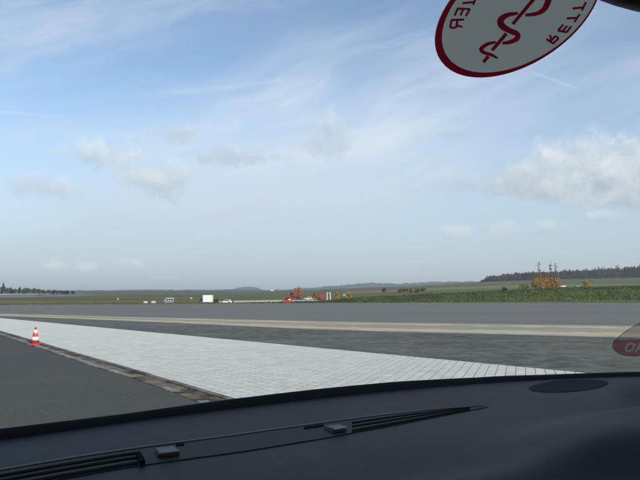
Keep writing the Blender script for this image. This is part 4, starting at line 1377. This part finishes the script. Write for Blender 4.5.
# rear-view mirror on its stem (a corner of it shows at the top right)
mz0, mz1 = at(566, -1.0, .30), at(678, 18.5, .33)
m0, m1 = loc_(mz0), loc_(mz1)
dirm = (m1 - m0).normalized()
mir = empty('rear_view_mirror'); mir.parent = own
upv = Vector((0, -.22, .97)); upv = (upv - dirm * upv.dot(dirm)).normalized(); fwv = upv.cross(dirm)
bm = bmesh.new()
Lm, Hm, Dm = .20, .062, .022
prof2 = []
nseg = 40
for k in range(nseg):                                    # rounded lozenge outline
    a = 2 * math.pi * k / nseg
    c_, s_ = math.cos(a), math.sin(a)
    ex = math.copysign(abs(c_) ** .55, c_); ey = math.copysign(abs(s_) ** .45, s_)
    prof2.append((ex * Lm / 2, ey * Hm / 2))
ctr = m0 + dirm * (Lm / 2) + upv * (Hm / 2)
rings_ = []
for (dd, k) in ((-.5, .90), (-.42, 1.0), (.1, 1.0), (.45, .85), (.5, .5)):
    rings_.append([bm.verts.new(ctr + dirm * (a * k) + upv * (b * k) + fwv * (dd * Dm)) for a, b in prof2])
for a, b in zip(rings_, rings_[1:]):
    for k in range(nseg): bm.faces.new((a[k], a[(k + 1) % nseg], b[(k + 1) % nseg], b[k]))
bm.faces.new(rings_[0]); bm.faces.new(rings_[-1])
frombm('mirror_housing', bm, mat('mirror_plastic', None, (.010, .010, .013), .6), mir, True)
bm = bmesh.new()
bm.faces.new([bm.verts.new(ctr + dirm * (a * .88) + upv * (b * .86) + fwv * (-.515 * Dm)) for a, b in prof2])
frombm('mirror_glass', bm, mat('mirror_silver', None, (.8, .8, .8), .03, 1.0), mir)
sx_ = ctr + fwv * .005; hit = wb.ray_cast(sx_, (Vector((.25, 0, 1))).normalized())
cylo('stem', sx_, hit[0] if hit[0] else sx_ + Vector((0, .05, .06)), .009, .013, M_SEAL, mir, 12)

# body of the car round us, out of the picture
BODY = paint((.60, .61, .62)); LIN = mat('headliner', None, (.42, .41, .39), .95)
zt = DZ + WH
def panel(name, pts, faces, m, thick=.02):
    o = mesh(name, pts, faces, m, own, smooth=True)
    s = o.modifiers.new('thick', 'SOLIDIFY'); s.thickness = thick; s.offset = 0
    return o
v, f = [], []
rx = [-1, -.8, -.4, 0, .4, .8, 1]
ry_ = np.linspace(0, 1, 10)
for k in rx:
    fr = wpt(XC + k * HW, 1.0)
    for t in ry_:
        y = fr.y + (-2.75 - fr.y) * t
        v.append((XC + k * (HW * .86 + (.02 * t)), y - .005, zt + .045 * (1 - k * k) * min(1, t * 6) - .03 * max(0, t - .6) + .004))
for i in range(len(rx) - 1):
    for j in range(9):
        a = i * 10 + j; f.append((a, a + 1, a + 11, a + 10))
panel('roof', v, f, LIN, .03)
for s in (-1, 1):
    pts = [wpt(XC + s * HW, t) + Vector((s * .02, 0, 0)) for t in np.linspace(0, 1, 9)]
    bm = bmesh.new()
    for a, b in zip(pts, pts[1:]): cyl(bm, a, b, .035, .035, 10)
    frombm('windscreen_pillar', bm, LIN, own)
    xo = XC + s * (HW + .07)
    for (y0, y1) in ((-.95, -1.0), (-2.6, -2.72)):
        bm = bmesh.new(); cyl(bm, (xo, y0, 1.05), (XC + s * HW * .87, y1, zt), .05, .04, 10); frombm('roof_pillar', bm, LIN, own)
    side = [(1.72, .32), (1.74, .72), (1.5, .86), (.62, 1.10), (-2.68, 1.08), (-2.75, .6), (-2.68, .32), (-2.15, .30), (-2.1, .55), (-1.75, .70), (-1.4, .55), (-1.35, .30), (.60, .28), (.66, .55), (1.0, .70), (1.34, .55), (1.40, .30)]
    bm = bmesh.new()
    a = [bm.verts.new((xo - s * .02, y, z)) for y, z in side]; b = [bm.verts.new((xo + s * .02, y, z)) for y, z in side]
    bm.faces.new(a); bm.faces.new(b[::-1])
    for k in range(len(side)): bm.faces.new((a[k], a[(k + 1) % len(side)], b[(k + 1) % len(side)], b[k]))
    frombm('side_panel', bm, BODY, own)
    for y in (1.0, -1.75):
        w = cylo('wheel', (xo - s * .2, y, .315), (xo - s * .01, y, .315), .31, .31, M_TYR, own, 28)
        cylo('rim', (xo - s * .008, y, .315), (xo + s * .002, y, .315), .2, .19, M_RIM, w, 20)
v, f = [], []
for k in rx:
    x = XC + k * (HW + .06)
    yy = yb(max(XC - HW, min(XC + HW, x))) + .035
    for t in np.linspace(0, 1, 8): v.append((x, yy + (1.70 - yy) * t, DZ - .045 - .30 * t ** 1.5 - .06 * k * k))
for i in range(len(rx) - 1):
    for j in range(7):
        a = i * 8 + j; f.append((a, a + 1, a + 9, a + 8))
panel('bonnet', v, f, BODY, .015)
boxo('bumper', (XC, 1.72, .56), (2 * HW + .06, .08, .44), BODY, own, 0, .02)
boxo('tailgate', (XC, -2.74, .70), (2 * HW + .06, .06, .74), BODY, own, 0, .02)
boxo('floor_pan', (XC, -.45, .28), (2 * HW + .02, 4.2, .05), M_TYR, own, 0, .01)

# ------------------------------------------------------------------ haze
HAZE = 0.00023
bm = bmesh.new(); box(bm, (0, 2000, 63), (15400, 11500, 134))
def f_haze(nt, b):
    nt.nodes.remove(b)
    pv = nt.nodes.new('ShaderNodeVolumePrincipled')
    pv.inputs['Color'].default_value = (.80, .88, .97, 1); pv.inputs['Density'].default_value = HAZE; pv.inputs['Anisotropy'].default_value = .1
    nt.links.new(pv.outputs[0], nt.nodes['Material Output'].inputs['Volume'])
hz = frombm('haze', bm, mat('haze_air', f_haze))
tag(hz, 'thin pale haze in the air over the whole airfield', 'haze', kind='stuff')
